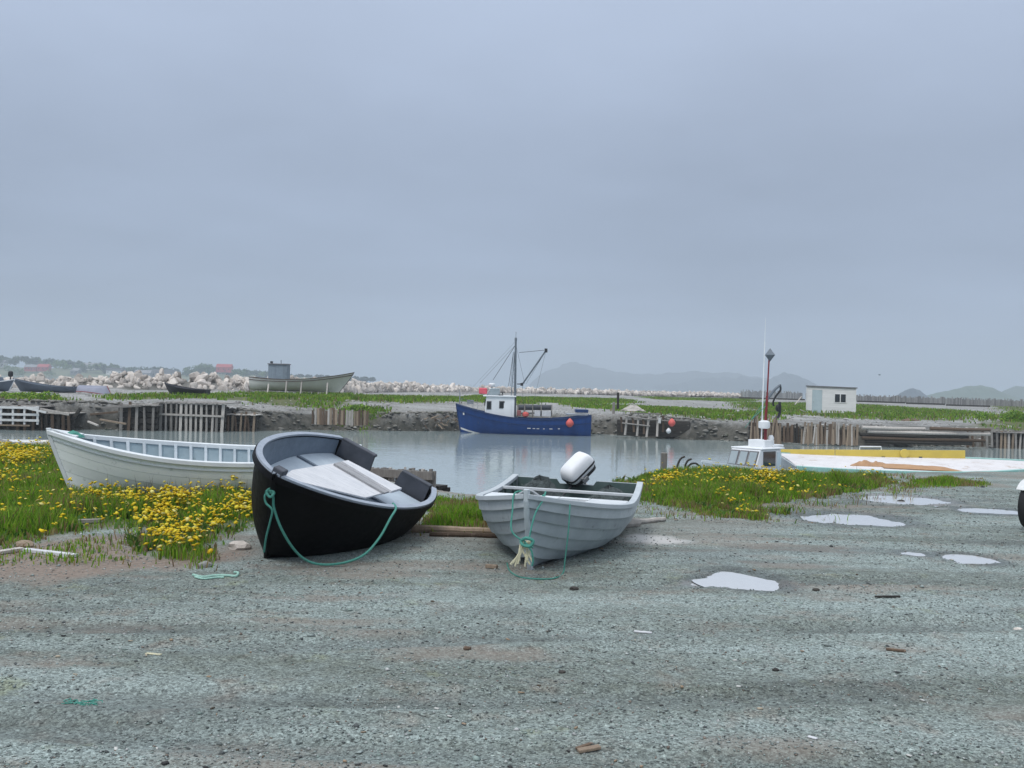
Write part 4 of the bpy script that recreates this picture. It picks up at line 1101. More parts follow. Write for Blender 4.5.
mb = MB(); mb.tube([Vector((p.x, mp_.y, zt + .1)), Vector((mp_.x, mp_.y, cl(766.2, 418).z))], .055, 10); mb.tube([Vector((mp_.x, mp_.y, cl(766.2, 418).z)), cl(767.2, 396)], .048, 10); mb.tube([cl(767.2, 396), tp], .028, 8); cm = mb.build('mast', M['red_paint'], cbt, smooth=True)
mb = MB(); rc = cl(770, 355)
mb.add([rc + Vector(v) * .215 for v in ((1, 0, 0), (-1, 0, 0), (0, 1, 0), (0, -1, 0), (0, 0, 1.15), (0, 0, -1.15))], [(0, 2, 4), (2, 1, 4), (1, 3, 4), (3, 0, 4), (2, 0, 5), (1, 2, 5), (3, 1, 5), (0, 3, 5)]); mb.build('radar_reflector', M['mast_grey'], cm)
mb = MB(); mb.tube([cl(761.2, 446), cl(764.8, 342)], .028, 6, .02); mb.tube([cl(764.8, 342), cl(765.6, 318)], .012, 5, .006); mb.build('whip_antenna', M['cabin_white'], cbt)
q = cl(764.2, 424.5, -.1)
mb = MB(); mb.lathe([(.12, -.15), (.2, -.12), (.215, 0), (.2, .1), (.1, .15)], 16, 'Z', tuple(q)); mb.build('radar_dome', M['cabin_white'], cbt, smooth=True)
mb = MB(); q2 = cl(771, 439); mb.lathe([(.09, -.1), (.11, .05), (.06, .14)], 10, 'Z', tuple(q2)); mb.build('search_light', M['cabin_white'], cbt, smooth=True)
# hauler frame aft of the mast
mb = MB(); mb.tube(smooth_path([cl(767.5, 399), cl(773, 392), cl(776, 388.5), cl(780, 385.2)]), .05, 7); mb.build('hauler_arm', M['mast_grey'], cbt, smooth=True)
mb = MB(); mb.tube(smooth_path([cl(780, 384.5), cl(780.4, 390), cl(776, 396), cl(773.2, 402), cl(773.6, 406)]), .035, 7); mb.tube(smooth_path([cl(779.5, 402), cl(780, 410), cl(778.8, 416), cl(777, 417.5)]), .05, 7); mb.lathe([(.1, -.06), (.14, -.02), (.14, .02), (.1, .06)], 12, 'Y', tuple(cl(778.2, 408))); mb.build('hauler_block', M['motor_dark'], cbt)
mb = MB(); mb.tube([cl(767, 405), cl(752, 419, -.3)], .012, 5); mb.tube([cl(766, 400), cl(745, 428)], .008, 5); mb.build('stay', M['rope_green'], cbt)

# decked boat with yellow bulwark board
H = Hull(10.2, 3.9, 3.5, 2.4, 1.5, 1.62, .40, 1.25, 1.36, .95, kr=.1)
_, rm = pose((0, 0, 0), -2.0, 0, 4.6)
dk = thing('decked_boat', 'long white decked boat with yellow bulwark board and teal hull', 'boat', (10.35, 37.6, WATER - .36), rm)
mb = MB()
for sd in (1, -1): H.strip(mb, 0, 1, sd, ns=34, nt=10, th=.05)
mb.build('hull', M['teal_hull'], dk, smooth=True)
H.transom(MB(), lambda y: H.g0, .06, -.02, n=24).build('transom', M['grey_hull'], dk)
for sd in (1, -1): H.rail(MB(), sd, .10, .05, .12, .03).build('gunwale', M['teal_hull'], dk)
H.floor(MB(), lambda s: H.g(s) - .01, .005, .985, .05, .06, camber=.06).build('deck', M['deck_white'], dk)
imd = MW[dk.name].inverted()
def dl(px, py, yl):
    """pixel onto the plane y = yl of the decked boat"""
    o = imd @ Vector((0, 0, CAMZ)); d = imd.to_3x3() @ ray(px, py)
    t = (yl - o.y) / d.y; return o + d * t
a0, a1 = dl(777.5, 449.5, 1.72), dl(966, 450.5, 1.5)
b0_, b1_ = dl(777.5, 457, 1.72), dl(966, 458.5, 1.5)
cuts = [0, .31, .66, 1.0]
for k in range(3):
    mb = MB(); fr, to = cuts[k], cuts[k + 1] - .004
    mb.prism([a0.lerp(a1, fr), a0.lerp(a1, to), b0_.lerp(b1_, to), b0_.lerp(b1_, fr)], (0, .05, 0)); mb.build('bulwark_board', M['yellow_board'], dk)
for k, px in enumerate((790.5, 808, 847, 883, 920, 952)):
    q = dl(px, 457.8, 1.60); mb = MB(); mb.box((q.x, 1.60, q.z - .02), (.12, .14, .14)); mb.build('bulwark_foot', M['motor_dark'], dk)
mb = MB(); mb.tube([dl(859.5, 451, 1.78), dl(860, 446.6, 1.78), dl(881, 446.8, 1.78), dl(881.5, 451, 1.78)], .03, 6); mb.build('hand_rail', M['white_rail'], dk)
mb = MB(); q = dl(904.5, 453.5, 1.5); mb.lathe([(.17, -.03), (.17, .03)], 14, 'Y', tuple(q)); mb.build('bulwark_patch', M['yellow_board'], dk)
# tarpaulin heaps lying on its deck
def tarp(label, px, seed, hgt, mat):
    mwd = MW[dk.name]
    C = [imd @ (mwd @ on_plane(dk, x, y, 1.50)) for x, y in px]
    n, m = 26, 8; A = []
    for i in range(n):
        u = i / (n - 1); row = []
        lo = C[0].lerp(C[1], u); hi = C[3].lerp(C[2], u)
        for j in range(m):
            v = j / (m - 1); p_ = lo.lerp(hi, v)
            w = math.sin(math.pi * v) ** .7 * math.sin(math.pi * min(max(u, .02), .98)) ** .5
            p_.z += hgt * w * (.25 + 1.5 * float(fbm(np.array([u * 7 + seed]), np.array([v * 2.]), seed)[0]) ** 2)
            row.append(mwd @ p_)
        A.append(row)
    mb = MB().solid(A, [[q - Vector((0, 0, .02)) for q in r] for r in A])
    return tag(mb.build('tarpaulin', mat, None, smooth=True), label, 'tarpaulin')
tarp('rumpled tan tarpaulin spread along the deck of the decked boat', [(884, 467.6), (963, 471.3), (940, 466.5), (876, 463)], 31, .10, M['tarp_brown'])
tarp('small peaked brown tarpaulin at the stern end of the tan one', [(850, 465.4), (886, 466.5), (884, 463), (858, 462.8)], 37, .16, M['tarp_brown'])

# ------------------------------------------------------------------ wharves and cribs on the far bank
rw = random.Random(11)
def picket_row(root, pts, n, zt, zb, w, mats, jit=.12, lean=.05, name='picket', th=.05, zj=.1):
    """n pickets between two plan points, each an object of its own sharing one of a few meshes"""
    a, b = Vector(pts[0]), Vector(pts[1])
    dirv = (b - a).normalized(); ang = math.atan2(dirv.y, dirv.x)
    inv = MW[root.name].inverted()
    shp = {}
    for k in range(n):
        u = (k + .5 + rw.uniform(-jit, jit)) / n
        p = a.lerp(b, u)
        mat = rw.choice(mats)
        key = (mat, rw.randrange(2))
        if key not in shp:
            m_ = MB(); hgt = zt - zb
            if key[1]: m_.box((0, 0, hgt / 2), (w, th, hgt))
            else: m_.tube([(0, 0, 0), (.01, 0, hgt * .5), (0, 0, hgt)], w * .55, 6, w * .45)
            me = bpy.data.meshes.new(name); me.from_pydata(m_.v, [], m_.f); me.update(); me.materials.append(M[mat]); shp[key] = me
        o = bpy.data.objects.new(name, shp[key]); COL.objects.link(o); o.parent = root
        mw_ = Matrix.Translation((p.x, p.y, zb + rw.uniform(-zj, zj) * .3)) @ Matrix.Rotation(ang, 4, 'Z') @ Matrix.Rotation(rw.gauss(0, lean), 4, 'Y') @ Matrix.Diagonal((rw.uniform(.8, 1.2), 1, 1 + rw.uniform(-zj, zj), 1))
        o.matrix_parent_inverse = Matrix(); o.matrix_basis = inv @ mw_
def rails(root, pts, zs, w, h, mat, name='rail', off=0.0, sag=.03):
    a, b = Vector(pts[0]), Vector(pts[1]); nrm = Vector((-(b - a).y, (b - a).x, 0)).normalized()
    for z in zs:
        mb = MB(); p0, p1 = a + nrm * off, b + nrm * off; p0.z = z + rw.uniform(-sag, sag); p1.z = z + rw.uniform(-sag, sag)
        mb.beam(p0, p1, w, h); mb.build(name, M[mat], root, world=True)
def deck_planks(root, pts, depth, z, n, mats, name='deck_plank', gap=.02, th=.06):
    a, b = Vector(pts[0]), Vector(pts[1]); L_ = (b - a).length; d = (b - a).normalized(); nrm = Vector((-d.y, d.x, 0))
    for k in range(n):
        c = a.lerp(b, (k + .5) / n); mb = MB(); dd = depth * rw.uniform(.9, 1.1)
        p0 = c - nrm * rw.uniform(.05, .25); p1 = c + nrm * dd; p0.z = p1.z = z + rw.uniform(-.015, .015)
        mb.beam(p0, p1, L_ / n - gap, th); mb.build(name, M[rw.choice(mats)], root, world=True)
def crib(name, label, cat, pxa, pxb, d, ytop, ybot, n, mats, w=.12, depth=2.5, rail_y=(), rail_mat='wood_pale', deck_mats=('wood_grey',), ndeck=8, lean=.03, zj=.05, d2=None, back='wood_dark', group=None):
    d2 = d2 or d
    A, B_ = at(pxa, ytop, d), at(pxb, ytop + (pxb - pxa) * math.tan(ROLL), d2)
    zt = (A.z + B_.z) / 2; zb = at((pxa + pxb) / 2, ybot, (d + d2) / 2).z
    pts = ((A.x, A.y, 0), (B_.x, B_.y, 0))
    o = thing(name, label, cat, ((A.x + B_.x) / 2, (A.y + B_.y) / 2, zb), None, group)
    picket_row(o, pts, n, zt, zb - .25, w, mats, lean=lean, zj=zj)
    for ry in rail_y:
        rails(o, pts, [at((pxa + pxb) / 2, ry, (d + d2) / 2).z], .06, .13, rail_mat, off=-.10)
    if ndeck: deck_planks(o, pts, depth, zt - .06, ndeck, deck_mats)
    if back:
        a, b = Vector(pts[0]), Vector(pts[1]); nrm = Vector((-(b - a).y, (b - a).x, 0)).normalized()
        for k in range(5):
            z = zb - .1 + (zt - zb - .2) * k / 4.0
            mb = MB(); p0, p1 = a + nrm * (.25 + .1 * (k % 2)), b + nrm * (.25 + .1 * (k % 2)); p0.z = p1.z = z
            mb.beam(p0, p1, .3, (zt - zb) / 5.6); mb.build('crib_log', M[back], o, world=True)
    return o, pts, zt, zb

crib('picket_wharf', 'wooden wharf faced with tall spaced pale pickets', 'wharf', 158.5, 225, 67.5, 401.5, 430.5, 13, ['wood_pale', 'wood_pale', 'wood_grey'], w=.17, depth=4, rail_y=(415.2,), lean=.02, zj=.03, ndeck=12)
o, pts, zt, zb = crib('landing_stage', 'dark low landing stage on posts beside the picket wharf', 'wharf', 118, 157, 66.5, 404, 431, 5, ['wood_grey', 'wood_brown'], w=.18, depth=4, rail_y=(), lean=.05, zj=.1, ndeck=7)
crib('side_jetty', 'low plank jetty with short brown stakes, adjoining the pickets', 'jetty', 226, 256, 69, 413.5, 428, 7, ['wood_brown', 'wood_tan'], w=.16, depth=3, lean=.06, zj=.16, ndeck=6, deck_mats=('wood_pale',))
crib('stake_crib', 'short crib wall of close set tan stakes on gravel', 'crib', 312, 369, 72, 409, 421.5, 22, ['wood_tan', 'wood_pale', 'wood_brown'], w=.17, depth=1.5, lean=.02, zj=.1, ndeck=0, back=None)
# white rail fence dock on the far left
o, pts, zt, zb = crib('fenced_dock', 'dark log dock topped by a white rail fence', 'dock', -14, 38.5, 64, 405, 433, 6, ['wood_brown', 'wood_dark'], w=.2, depth=4, lean=.03, zj=.03, ndeck=7)
for k, px in enumerate((-12, 1, 13, 24.5, 37.5)):
    mb = MB(); a = at(px, 405.8 + .4, 63.75); b_ = at(px, 424.5, 63.75); mb.beam(a, b_, .11, .09); mb.build('fence_post', M['white_fence'], o, world=True)
for y_ in (407.0, 413.8, 419.6):
    mb = MB(); mb.beam(at(-14, y_, 63.66), at(39, y_ + 1.0, 63.66), .05, .15); mb.build('fence_rail', M['white_fence'], o, world=True)
mb = MB(); mb.beam(at(-14, 424.8, 63.6), at(30, 425.6, 63.6), .06, .1); mb.build('fence_rail', M['wood_tan'], o, world=True)
mb = MB(); mb.beam(at(24, 407.5, 63.5), at(46, 412.5, 63.3), .06, .12); mb.build('brace_board', M['white_fence'], o, world=True)
crib('old_paling', 'row of old weathered palings under the grass mound', 'paling', 9, 34, 68, 398.5, 406.5, 14, ['wood_grey', 'wood_tan'], w=.12, lean=.08, zj=.2, ndeck=0, back=None)
o, pts, zt, zb = crib('broken_dock', 'broken log dock with sagging pale deck boards', 'dock', 39, 72, 64.5, 412, 434, 6, ['wood_brown', 'wood_dark'], w=.22, depth=3.5, lean=.03, zj=.05, ndeck=4, deck_mats=('wood_pale', 'wood_grey'))
def loose(name, label, cat, a, b, w, h, mat, group=None):
    mb = MB(); mb.beam(a, b, w, h); return tag(mb.build(name, M[mat], None, bevel=min(w, h) * .15), label, cat, group)
loose('leaning_board', 'long pale board slanting down over the broken dock', 'board', at(40, 409, 64), at(69, 414.5, 63.9), .08, .16, 'wood_pale')
loose('leaning_post', 'dark post leaning at the end of the broken dock', 'post', at(74.5, 417, 64.2), at(80.8, 408, 64.2), .2, .2, 'wood_dark')
loose('driftwood_pole', 'pale driftwood pole among weed left of the landing stage', 'driftwood', at(88, 421.5, 64.4), at(98, 425.5, 64.0), .13, .11, 'wood_pale')
loose('driftwood_pole', 'brown driftwood pole lying toward the landing stage', 'driftwood', at(100, 419.5, 64.6), at(126, 424, 64.2), .13, .12, 'wood_tan')
loose('fallen_beam', 'long grey beam fallen across posts by the landing stage', 'beam', at(102, 408, 66), at(142, 405.5, 66.4), .14, .14, 'wood_grey')
loose('fallen_beam', 'shorter brown beam fallen lower by the landing stage', 'beam', at(90, 414.5, 65.2), at(118, 412, 65.9), .14, .14, 'wood_brown')
# brush tangle and stake pier around the blue boat
tg = thing('brush_tangle', 'brown tangle of branches and roots at the water left of the blue boat', 'driftwood', at(440, 430, 75.5))
for k in range(26):
    x = rw.uniform(420, 458); y = rw.uniform(417, 428); a = at(x, y, 75.6 + rw.uniform(-.3, .6)); L_ = rw.uniform(3, 9)
    an = rw.uniform(-1.2, 1.2); b_ = at(x + L_ * math.cos(an), y - L_ * math.sin(an) * .7, 75.6 + rw.uniform(-.5, .5))
    mb = MB(); mb.tube([a, a.lerp(b_, .5) + Vector((0, 0, rw.uniform(-.1, .1))), b_], rw.uniform(.04, .09), 5, .03); mb.build('branch', M[rw.choice(['wood_brown', 'wood_tan', 'wood_grey'])], tg, world=True)
sp = thing('stake_pier', 'ruined pier of leaning pale stakes and rails over dark water', 'pier', at(645, 437, 72.4))
for k, (xa_, ya, xb_, yb_) in enumerate(((627, 415, 625, 431), (638.5, 413, 637, 432), (649.5, 412, 646.5, 433), (657.8, 413, 657, 432.5), (632, 416, 634, 428), (643, 418, 644, 430), (663, 416, 663, 428), (621, 417, 622, 428))):
    mb = MB(); mb.tube([at(xa_, ya, 72.2), at((xa_ + xb_) / 2 + .3, (ya + yb_) / 2, 72.2), at(xb_, yb_ + 4, 72.2)], .075, 7, .09); mb.build('stake', M['wood_pale' if k < 4 else 'wood_brown'], sp, world=True)
for xa_, ya, xb_, yb_ in ((625, 416, 650, 419.5), (645, 419, 674, 421.5), (630, 413, 660, 414), (622, 423, 650, 426)):
    mb = MB(); mb.tube([at(xa_, ya, 72.05), at(xb_, yb_, 72.05)], .055, 6); mb.build('rail', M['wood_grey'], sp, world=True)
for k in range(5):
    mb = MB(); mb.beam(at(617, 421 + k * 3.2, 72.9), at(690, 422.8 + k * 3.2, 72.8), .3, .22); mb.build('crib_log', M['wood_dark'], sp, world=True)
mb = MB(); q = at(659.5, 420.5, 71.9); mb.box(q, (.18, .1, .4)); tag(mb.build('hanging_board', M['white_fence']), 'small white board hanging on the ruined stake pier', 'board')
buoy('bright red buoy hanging at the end of the ruined stake pier', at(671.8, 422.8, 71.8), .27, M['buoy_red'])
buoy('small white buoy hanging lowest at the ruined stake pier', at(668.6, 431, 71.8), .19, M['cabin_white'])
for k, (px, ya, yb_, lab) in enumerate(((617.8, 392.5, 408, 'taller'), (613.5, 402, 414, 'shorter'))):
    loose('mooring_post', lab + ' dark mooring post standing on the far bank above the pier', 'post', at(px + .3, ya, 84 if k == 0 else 79), at(px, yb_ + 1, 84 if k == 0 else 79), .2, .2, 'wood_dark' if k == 0 else 'wood_grey')
heap('rubble_pile', 'pale heap of broken boards and rubble on the bank by the pier', 'rubble', at(633, 411, 78), .9, .6, .45, M['wood_pale'], 44)
# right hand brush and log walls
crib('stake_wall', 'brown wall of ragged stakes under the gravel edge', 'crib', 750, 782, 69.6, 420, 441, 20, ['wood_tan', 'wood_brown', 'wood_tan'], w=.13, lean=.07, zj=.25, ndeck=0, depth=1)
crib('stake_wall', 'longer tan wall of ragged stakes facing the shed', 'crib', 801, 858, 68.8, 425.5, 441, 34, ['wood_tan', 'wood_brown', 'wood_tan', 'wood_pale'], w=.13, lean=.06, zj=.25, ndeck=0, depth=1)
crib('stake_wall', 'low dark stake wall between the two tan ones', 'crib', 783, 800, 69.6, 424.5, 439, 8, ['wood_brown', 'wood_dark'], w=.15, lean=.05, zj=.12, ndeck=0, depth=1)
lw = thing('log_wall', 'dark horizontal log wall right of the tan stakes', 'crib', at(920, 446, 68.8))
for k, (xa_, xb_, ya) in enumerate(((862, 925, 427.5), (868, 990, 431.5), (860, 968, 434.5), (862, 985, 438), (865, 972, 441.2), (930, 990, 428.5))):
    mb = MB(); mb.tube([at(xa_, ya, 68.9 + .1 * k % .3), at((xa_ + xb_) / 2, ya + (xb_ - xa_) * .012 + .3, 68.9), at(xb_, ya + (xb_ - xa_) * .022, 69.2)], .13, 7, .11); mb.build('log', M['wood_pale' if k in (0, 1) else ('wood_brown' if k % 2 else 'wood_dark')], lw, world=True)
crib('stake_wharf', 'wharf of spaced pale stakes at the right end of the log wall', 'wharf', 996, 1052, 71, 431.5, 446, 15, ['wood_pale', 'wood_tan', 'wood_grey'], w=.17, lean=.03, zj=.06, ndeck=10, depth=3)
crib('stub_stakes', 'few short stakes between the log wall and the stake wharf', 'crib', 966, 995, 70, 432, 444, 6, ['wood_brown', 'wood_grey'], w=.16, lean=.08, zj=.25, ndeck=0, back=None)

# ------------------------------------------------------------------ near crib, post, hoops behind the bank
crib('near_crib', 'small crib of upright grey pickets at the water behind the black boat', 'crib', 366, 436, 17.0, 467.5, 492, 24, ['wood_grey', 'wood_pale', 'wood_grey'], w=.046, depth=.8, lean=.012, zj=.04, ndeck=0, rail_y=(473,), rail_mat='wood_grey', d2=16.4)
loose('stump_post', 'short weathered post with dark top on the flowering bank', 'post', at(663.2, 476, 18.3), at(664.2, 452.5, 18.3), .11, .11, 'wood_grey')
hp = thing('iron_hoops', 'bent dark iron hoops sticking up from the bank beside the short post', 'scrap', at(684, 473, 18.6))
for pts_ in ([(676, 472), (678, 464), (681, 458.5), (685, 456.5)], [(684.5, 472), (685.5, 465), (688, 460.5), (691.5, 459)], [(687, 468), (691, 464), (696, 463.5), (700, 467)]):
    mb = MB(); mb.tube(smooth_path([at(x, y, 18.6) for x, y in pts_]), .02, 6); mb.build('hoop', M['wood_dark'], hp, world=True)
wf = thing('white_float', 'white plank float lying behind the grass at the water', 'float', at(20, 446, 23.0))
for k in range(8):
    a, b_ = at(-22 + k * 9, 441.6 + k * .1, 23), at(-13.4 + k * 9, 441.6 + k * .1, 23); c, d_ = at(-13.4 + k * 9, 448.5 + k * .1, 23), at(-22 + k * 9, 448.5 + k * .1, 23)
    mb = MB(); mb.prism([a, b_, c, d_], (0, .9, 0)); mb.build('plank', M['white_fence'], wf, world=True)

# ------------------------------------------------------------------ boats hauled out on the far bank
def dory(name, label, d, pxs, pxb, ybase, L_, B_, g0, gb, gm, mat, rail, flip=False, yaw=None, inside='dark_inside', lift=0.0):
    """pxs, pxb: pixel columns of stern and bow"""
    A, Bp = at(pxs, ybase, d), at(pxb, ybase, d)
    yaw = (0 if Bp.x > A.x else 180) if yaw is None else yaw
    z = far_z((A.x + Bp.x) / 2, d) + lift
    rm_ = Matrix.Rotation(R(yaw), 4, 'Z')
    if flip: rm_ = rm_ @ Matrix.Rotation(R(180), 4, 'X'); z += max(g0, gb) * .8
    h = Hull(L_, B_, B_ * .6, 2.2, g0, gb, .45, 1.1, gm, .86, vee=.35)
    o = thing(name, label, 'boat', (A.x, d, z), rm_)
    mb = MB()
    for sd in (1, -1): h.strip(mb, 0, 1, sd, ns=20, nt=7, th=.03)
    mb.build('hull', mat, o, smooth=True)
    h.transom(MB(), lambda y: g0, .04, -.01, n=14).build('transom', mat, o)
    for sd in (1, -1): h.rail(MB(), sd, .05, .03, .05, .03, ns=20).build('gunwale', rail, o)
    h.floor(MB(), .08, .05, .8, off=.03).build('bottom_boards', M[inside], o)
    for s in (.25, .5, .72): h.thwart(MB(), s, .25, gm * .75, .04, .02).build('thwart', M[inside], o)
    h.stem(MB(), .07, .04, .04).build('stem_post', rail, o)
    return o, h
dory('dory', 'slate grey dory beached by the boulders, bow raised', 86, 75, 13, 396, 5.4, 1.6, .55, 1.15, .45, M['dory_grey'], M['dory_grey'])
dory('dory', 'short pale violet dory upside down next to the slate grey one', 86, 79, 112, 398, 3.0, 1.5, .55, .85, .5, M['dory_violet'], M['dory_red'], yaw=-8, flip=True)
dory('dory', 'near black dory behind the picket wharf', 86, 208, 162, 400, 4.0, 1.6, .5, 1.0, .45, M['dory_dark'], M['dory_dark'], yaw=172)
o, h = dory('motor_boat', 'dark blue motor boat on grass at the end of the spit', 84, -26, 11, 394, 3.3, 1.6, .75, 1.05, .6, M['dory_grey'], M['white_rail'], yaw=4)
mb = MB(); mb.prism([(1.5, -.5, .6), (2.4, -.5, .6), (2.1, -.5, 1.2), (1.6, -.5, 1.2)], (0, 1.0, 0)); mb.build('windscreen', M['dory_grey'], o, bevel=.03)
mb = MB(); mb.lathe([(.12, 0), (.2, .1), (.2, .4), (.1, .5)], 12, 'Z', (2.95, 0, 1.25)); mb.tube([(2.95, 0, .5), (2.95, 0, 1.3)], .05, 6); mb.build('deck_light', M['motor_dark'], o, smooth=True)
# large cream boat propped on struts
o, h = dory('hauled_boat', 'large cream white boat propped on struts by the boulders', 108, 250.5, 354, 393, 11.2, 2.9, 1.45, 2.2, .85, M['hull_cream'], M['rust_line'], lift=.30)
for k, px in enumerate((268, 286, 301, 327)):
    q = at(px, 393, 106.3); mb = MB(); zg = far_z(q.x, 106.0); mb.beam((q.x, 106.0, zg - .1), (q.x, 106.5, zg + (1.35 if k else 1.0)), .14, .14); mb.build('strut', M['wood_pale'], o, world=True)
h.rail(MB(), 1, -.01, .05, .05, .03, t=.88).build('rubbing_rail', M['rust_line'], o); h.rail(MB(), -1, -.01, .05, .05, .03, t=.88).build('rubbing_rail', M['rust_line'], o)
# grey hut behind it
q = at(279, 380, 121); zg = far_z(q.x, 118)
hut = thing('hut', 'narrow blue grey hut standing on the boulders behind the cream boat', 'hut', (q.x, 121, zg))
zt = at(279, 364.5, 121).z - zg
for k in range(9):
    mb = MB(); mb.box((-1.0 + k * .25, 0, zt / 2), (.243, 1.8, zt)); mb.build('wall_board', M['hut_grey'], hut)
mb = MB(); mb.box((0, 0, zt + .05), (2.4, 2.1, .1)); mb.build('roof', M['roof_felt'], hut)
mb = MB(); mb.tube([(.2, 0, zt + .1), (.2, 0, zt + .55)], .04, 6); mb.box((-.95, 0, zt + .25), (.3, .2, .25)); mb.build('roof_fitting', M['motor_dark'], hut)
mb = MB(); mb.box((0, -.92, zt * .3), (.8, .05, zt * .6)); mb.build('door', M['hut_grey'], hut)

# ------------------------------------------------------------------ white clapboard shed
q0, q1 = at(806.3, 412, 104), at(855.3, 413.5, 102.6)
zs = far_z((q0.x + q1.x) / 2, 102) - .05
yaw_ = math.atan2(q1.y - q0.y, q1.x - q0.x); Ls = (Vector((q1.x, q1.y)) - Vector((q0.x, q0.y))).length
sh = thing('shed', 'white clapboard shed with pale blue door on the far grass', 'shed', (q0.x, q0.y, zs), Matrix.Rotation(yaw_, 4, 'Z'))
hs0, hs1 = at(806.3, 386.5, 104).z - zs, at(855.3, 388.6, 102.6).z - zs
Dp = 3.2; nb = 13
def roof_z(x): return hs0 + (hs1 - hs0) * x / Ls
for k in range(nb):
    za_ = hs1 * k / nb; zb2 = hs1 * (k + 1) / nb + .02
    lo_, hi_ = .40, .95
    for (xa_, xb_) in ((0, .55), (1.55, Ls)) if za_ < hs1 * .92 else ((0, Ls),):
        mb = MB(); mb.prism([(xa_, -.025, za_), (xb_, -.025, za_), (xb_, .0, zb2), (xa_, .0, zb2)], (0, .05, 0)); mb.build('clapboard', M['shed_white'], sh)
    mb = MB(); mb.prism([(Ls + .025, 0, za_), (Ls + .025, Dp, za_), (Ls, Dp, zb2), (Ls, 0, zb2)], (-.05, 0, 0)); mb.build('clapboard', M['shed_white'], sh)
    mb = MB(); mb.prism([(-.025, 0, za_), (-.025, Dp, za_), (0, Dp, zb2), (0, 0, zb2)], (.05, 0, 0)); mb.build('clapboard', M['shed_white'], sh)
mb = MB(); mb.prism([(0, 0, hs1 - .02), (Ls, 0, hs1 - .02), (Ls, 0, hs1), (0, 0, hs0)], (0, .05, 0)); mb.build('gable_board', M['shed_white'], sh)
mb = MB(); mb.box((Ls / 2, Dp, hs1 / 2), (Ls, .05, hs1)); mb.build('back_wall', M['shed_white'], sh)
mb = MB(); mb.prism([(-.12, -.15, hs0 + .02), (Ls + .15, -.15, hs1 + .02), (Ls + .15, -.15, hs1 + .12), (-.12, -.15, hs0 + .12)], (0, Dp + .3, 0)); mb.build('roof', M['roof_felt'], sh)
mb = MB(); mb.box((1.05, .01, hs1 * .46), (.98, .05, hs1 * .92)); dr = mb.build('door', M['door_blue'], sh)
mb = MB(); mb.box((.68, -.03, hs1 * .42), (.05, .06, .12)); mb.build('handle', M['steel'], dr)
wx = Ls * .69; wz = hs1 * .60
mb = MB(); mb.box((wx, -.03, wz), (1.25, .05, 1.0)); wn_ = mb.build('window', M['shed_white'], sh)
for sx in (-.29, .29):
    mb = MB(); mb.box((wx + sx, -.055, wz), (.48, .02, .82)); mb.build('pane', M['glass_dark'], wn_)
for xx in (0.0, Ls):
    mb = MB(); mb.box((xx, -.02, hs1 / 2), (.09, .1, hs1)); mb.build('corner_board', M['shed_white'], sh)
loose('leaning_plank', 'pale plank leaning in the grass left of the white shed', 'plank', at(795, 404.5, 104), at(801.5, 396.5, 104.5), .12, .06, 'wood_pale')
loose('leaning_plank', 'short pale plank lying in the grass in front of the leaning one', 'plank', at(800, 409.5, 101), at(804.5, 411.5, 101), .12, .08, 'wood_pale')
heap('rusty_scrap', 'low heap of rusty scrap lying in grass right of the shed', 'scrap', Vector((at(911, 417, 84).x, 84, far_z(at(911, 417, 84).x, 84) - .05)), 1.0, .5, .26, M['wood_brown'], 52)

# timber breakwater on the right horizon
tb = thing('timber_breakwater', 'long grey timber breakwater running along the right horizon', 'breakwater', at(900, 402, 205))
mbw = MB()
for k in range(430):
    px = 741 + k * 1.05
    if px > 1050: break
    if 802 < px < 806: continue
    dd = 218 - (px - 740) * .06; hgt = 1.0 + (.5 if px < 800 else .15) + .25 * rw.random()
    ybase = 396 + (px - 740) * .0245 + (px - 740) * .006
    q = at(px, ybase + 2.0, dd); zt_ = at(px, ybase - 4.6 + rw.uniform(-1.2, 1.4) - (1.0 if px < 800 else 0), dd).z
    mbw.box((q.x, q.y, (q.z + zt_) / 2), (.13, .25, max(zt_ - q.z, .3)))
tag(mbw.build('stake_facing', M['wood_silver'], tb, world=True), kind='stuff')
for px0, px1, dy in ((739, 775, 1.2), (776, 805, 1.2), (857, 905, 1.2), (906, 945, 1.6), (946, 990, 2.2)):
    a = at(px0, 396.5 + (px0 - 740) * .0305 + dy, 212 - (px0 - 740) * .06); b_ = at(px1, 396.5 + (px1 - 740) * .0305 + dy, 212 - (px1 - 740) * .06)
    mb = MB(); mb.beam(a, b_, .5, .3); mb.build('waling', M['wood_dark'], tb, world=True)

# ------------------------------------------------------------------ boulder breakwater
rb = random.Random(3)
import bmesh
rockm = []
for k in range(9):
    bm = bmesh.new()
    for _ in range(17 + 2 * (k % 3)):
        u = Vector((rb.gauss(0, 1), rb.gauss(0, 1), rb.gauss(0, 1))).normalized()
        bm.verts.new(Vector((u.x * .5, u.y * (.36 + .03 * (k % 4)), u.z * .38)) * rb.uniform(.88, 1.12))
    bmesh.ops.convex_hull(bm, input=bm.verts)
    for v in [v for v in bm.verts if not v.link_faces]: bm.verts.remove(v)
    bmesh.ops.bevel(bm, geom=bm.edges[:], offset=.014, segments=1, affect='EDGES')
    bmesh.ops.triangulate(bm, faces=bm.faces)
    bmesh.ops.recalc_face_normals(bm, faces=bm.faces)
    me = bpy.data.meshes.new('boulder'); bm.to_mesh(me); bm.free(); me.materials.append(M['rock']); rockm.append(me)
bw = thing('boulder_breakwater', 'breakwater of pale pinkish boulders along the spit', 'breakwater', (BWX[3], BWY[3], -.2))
inv = MW[bw.name].inverted()
spots = []
seg = np.hypot(np.diff(BWX), np.diff(BWY)); cum = np.concatenate([[0], np.cumsum(seg)])
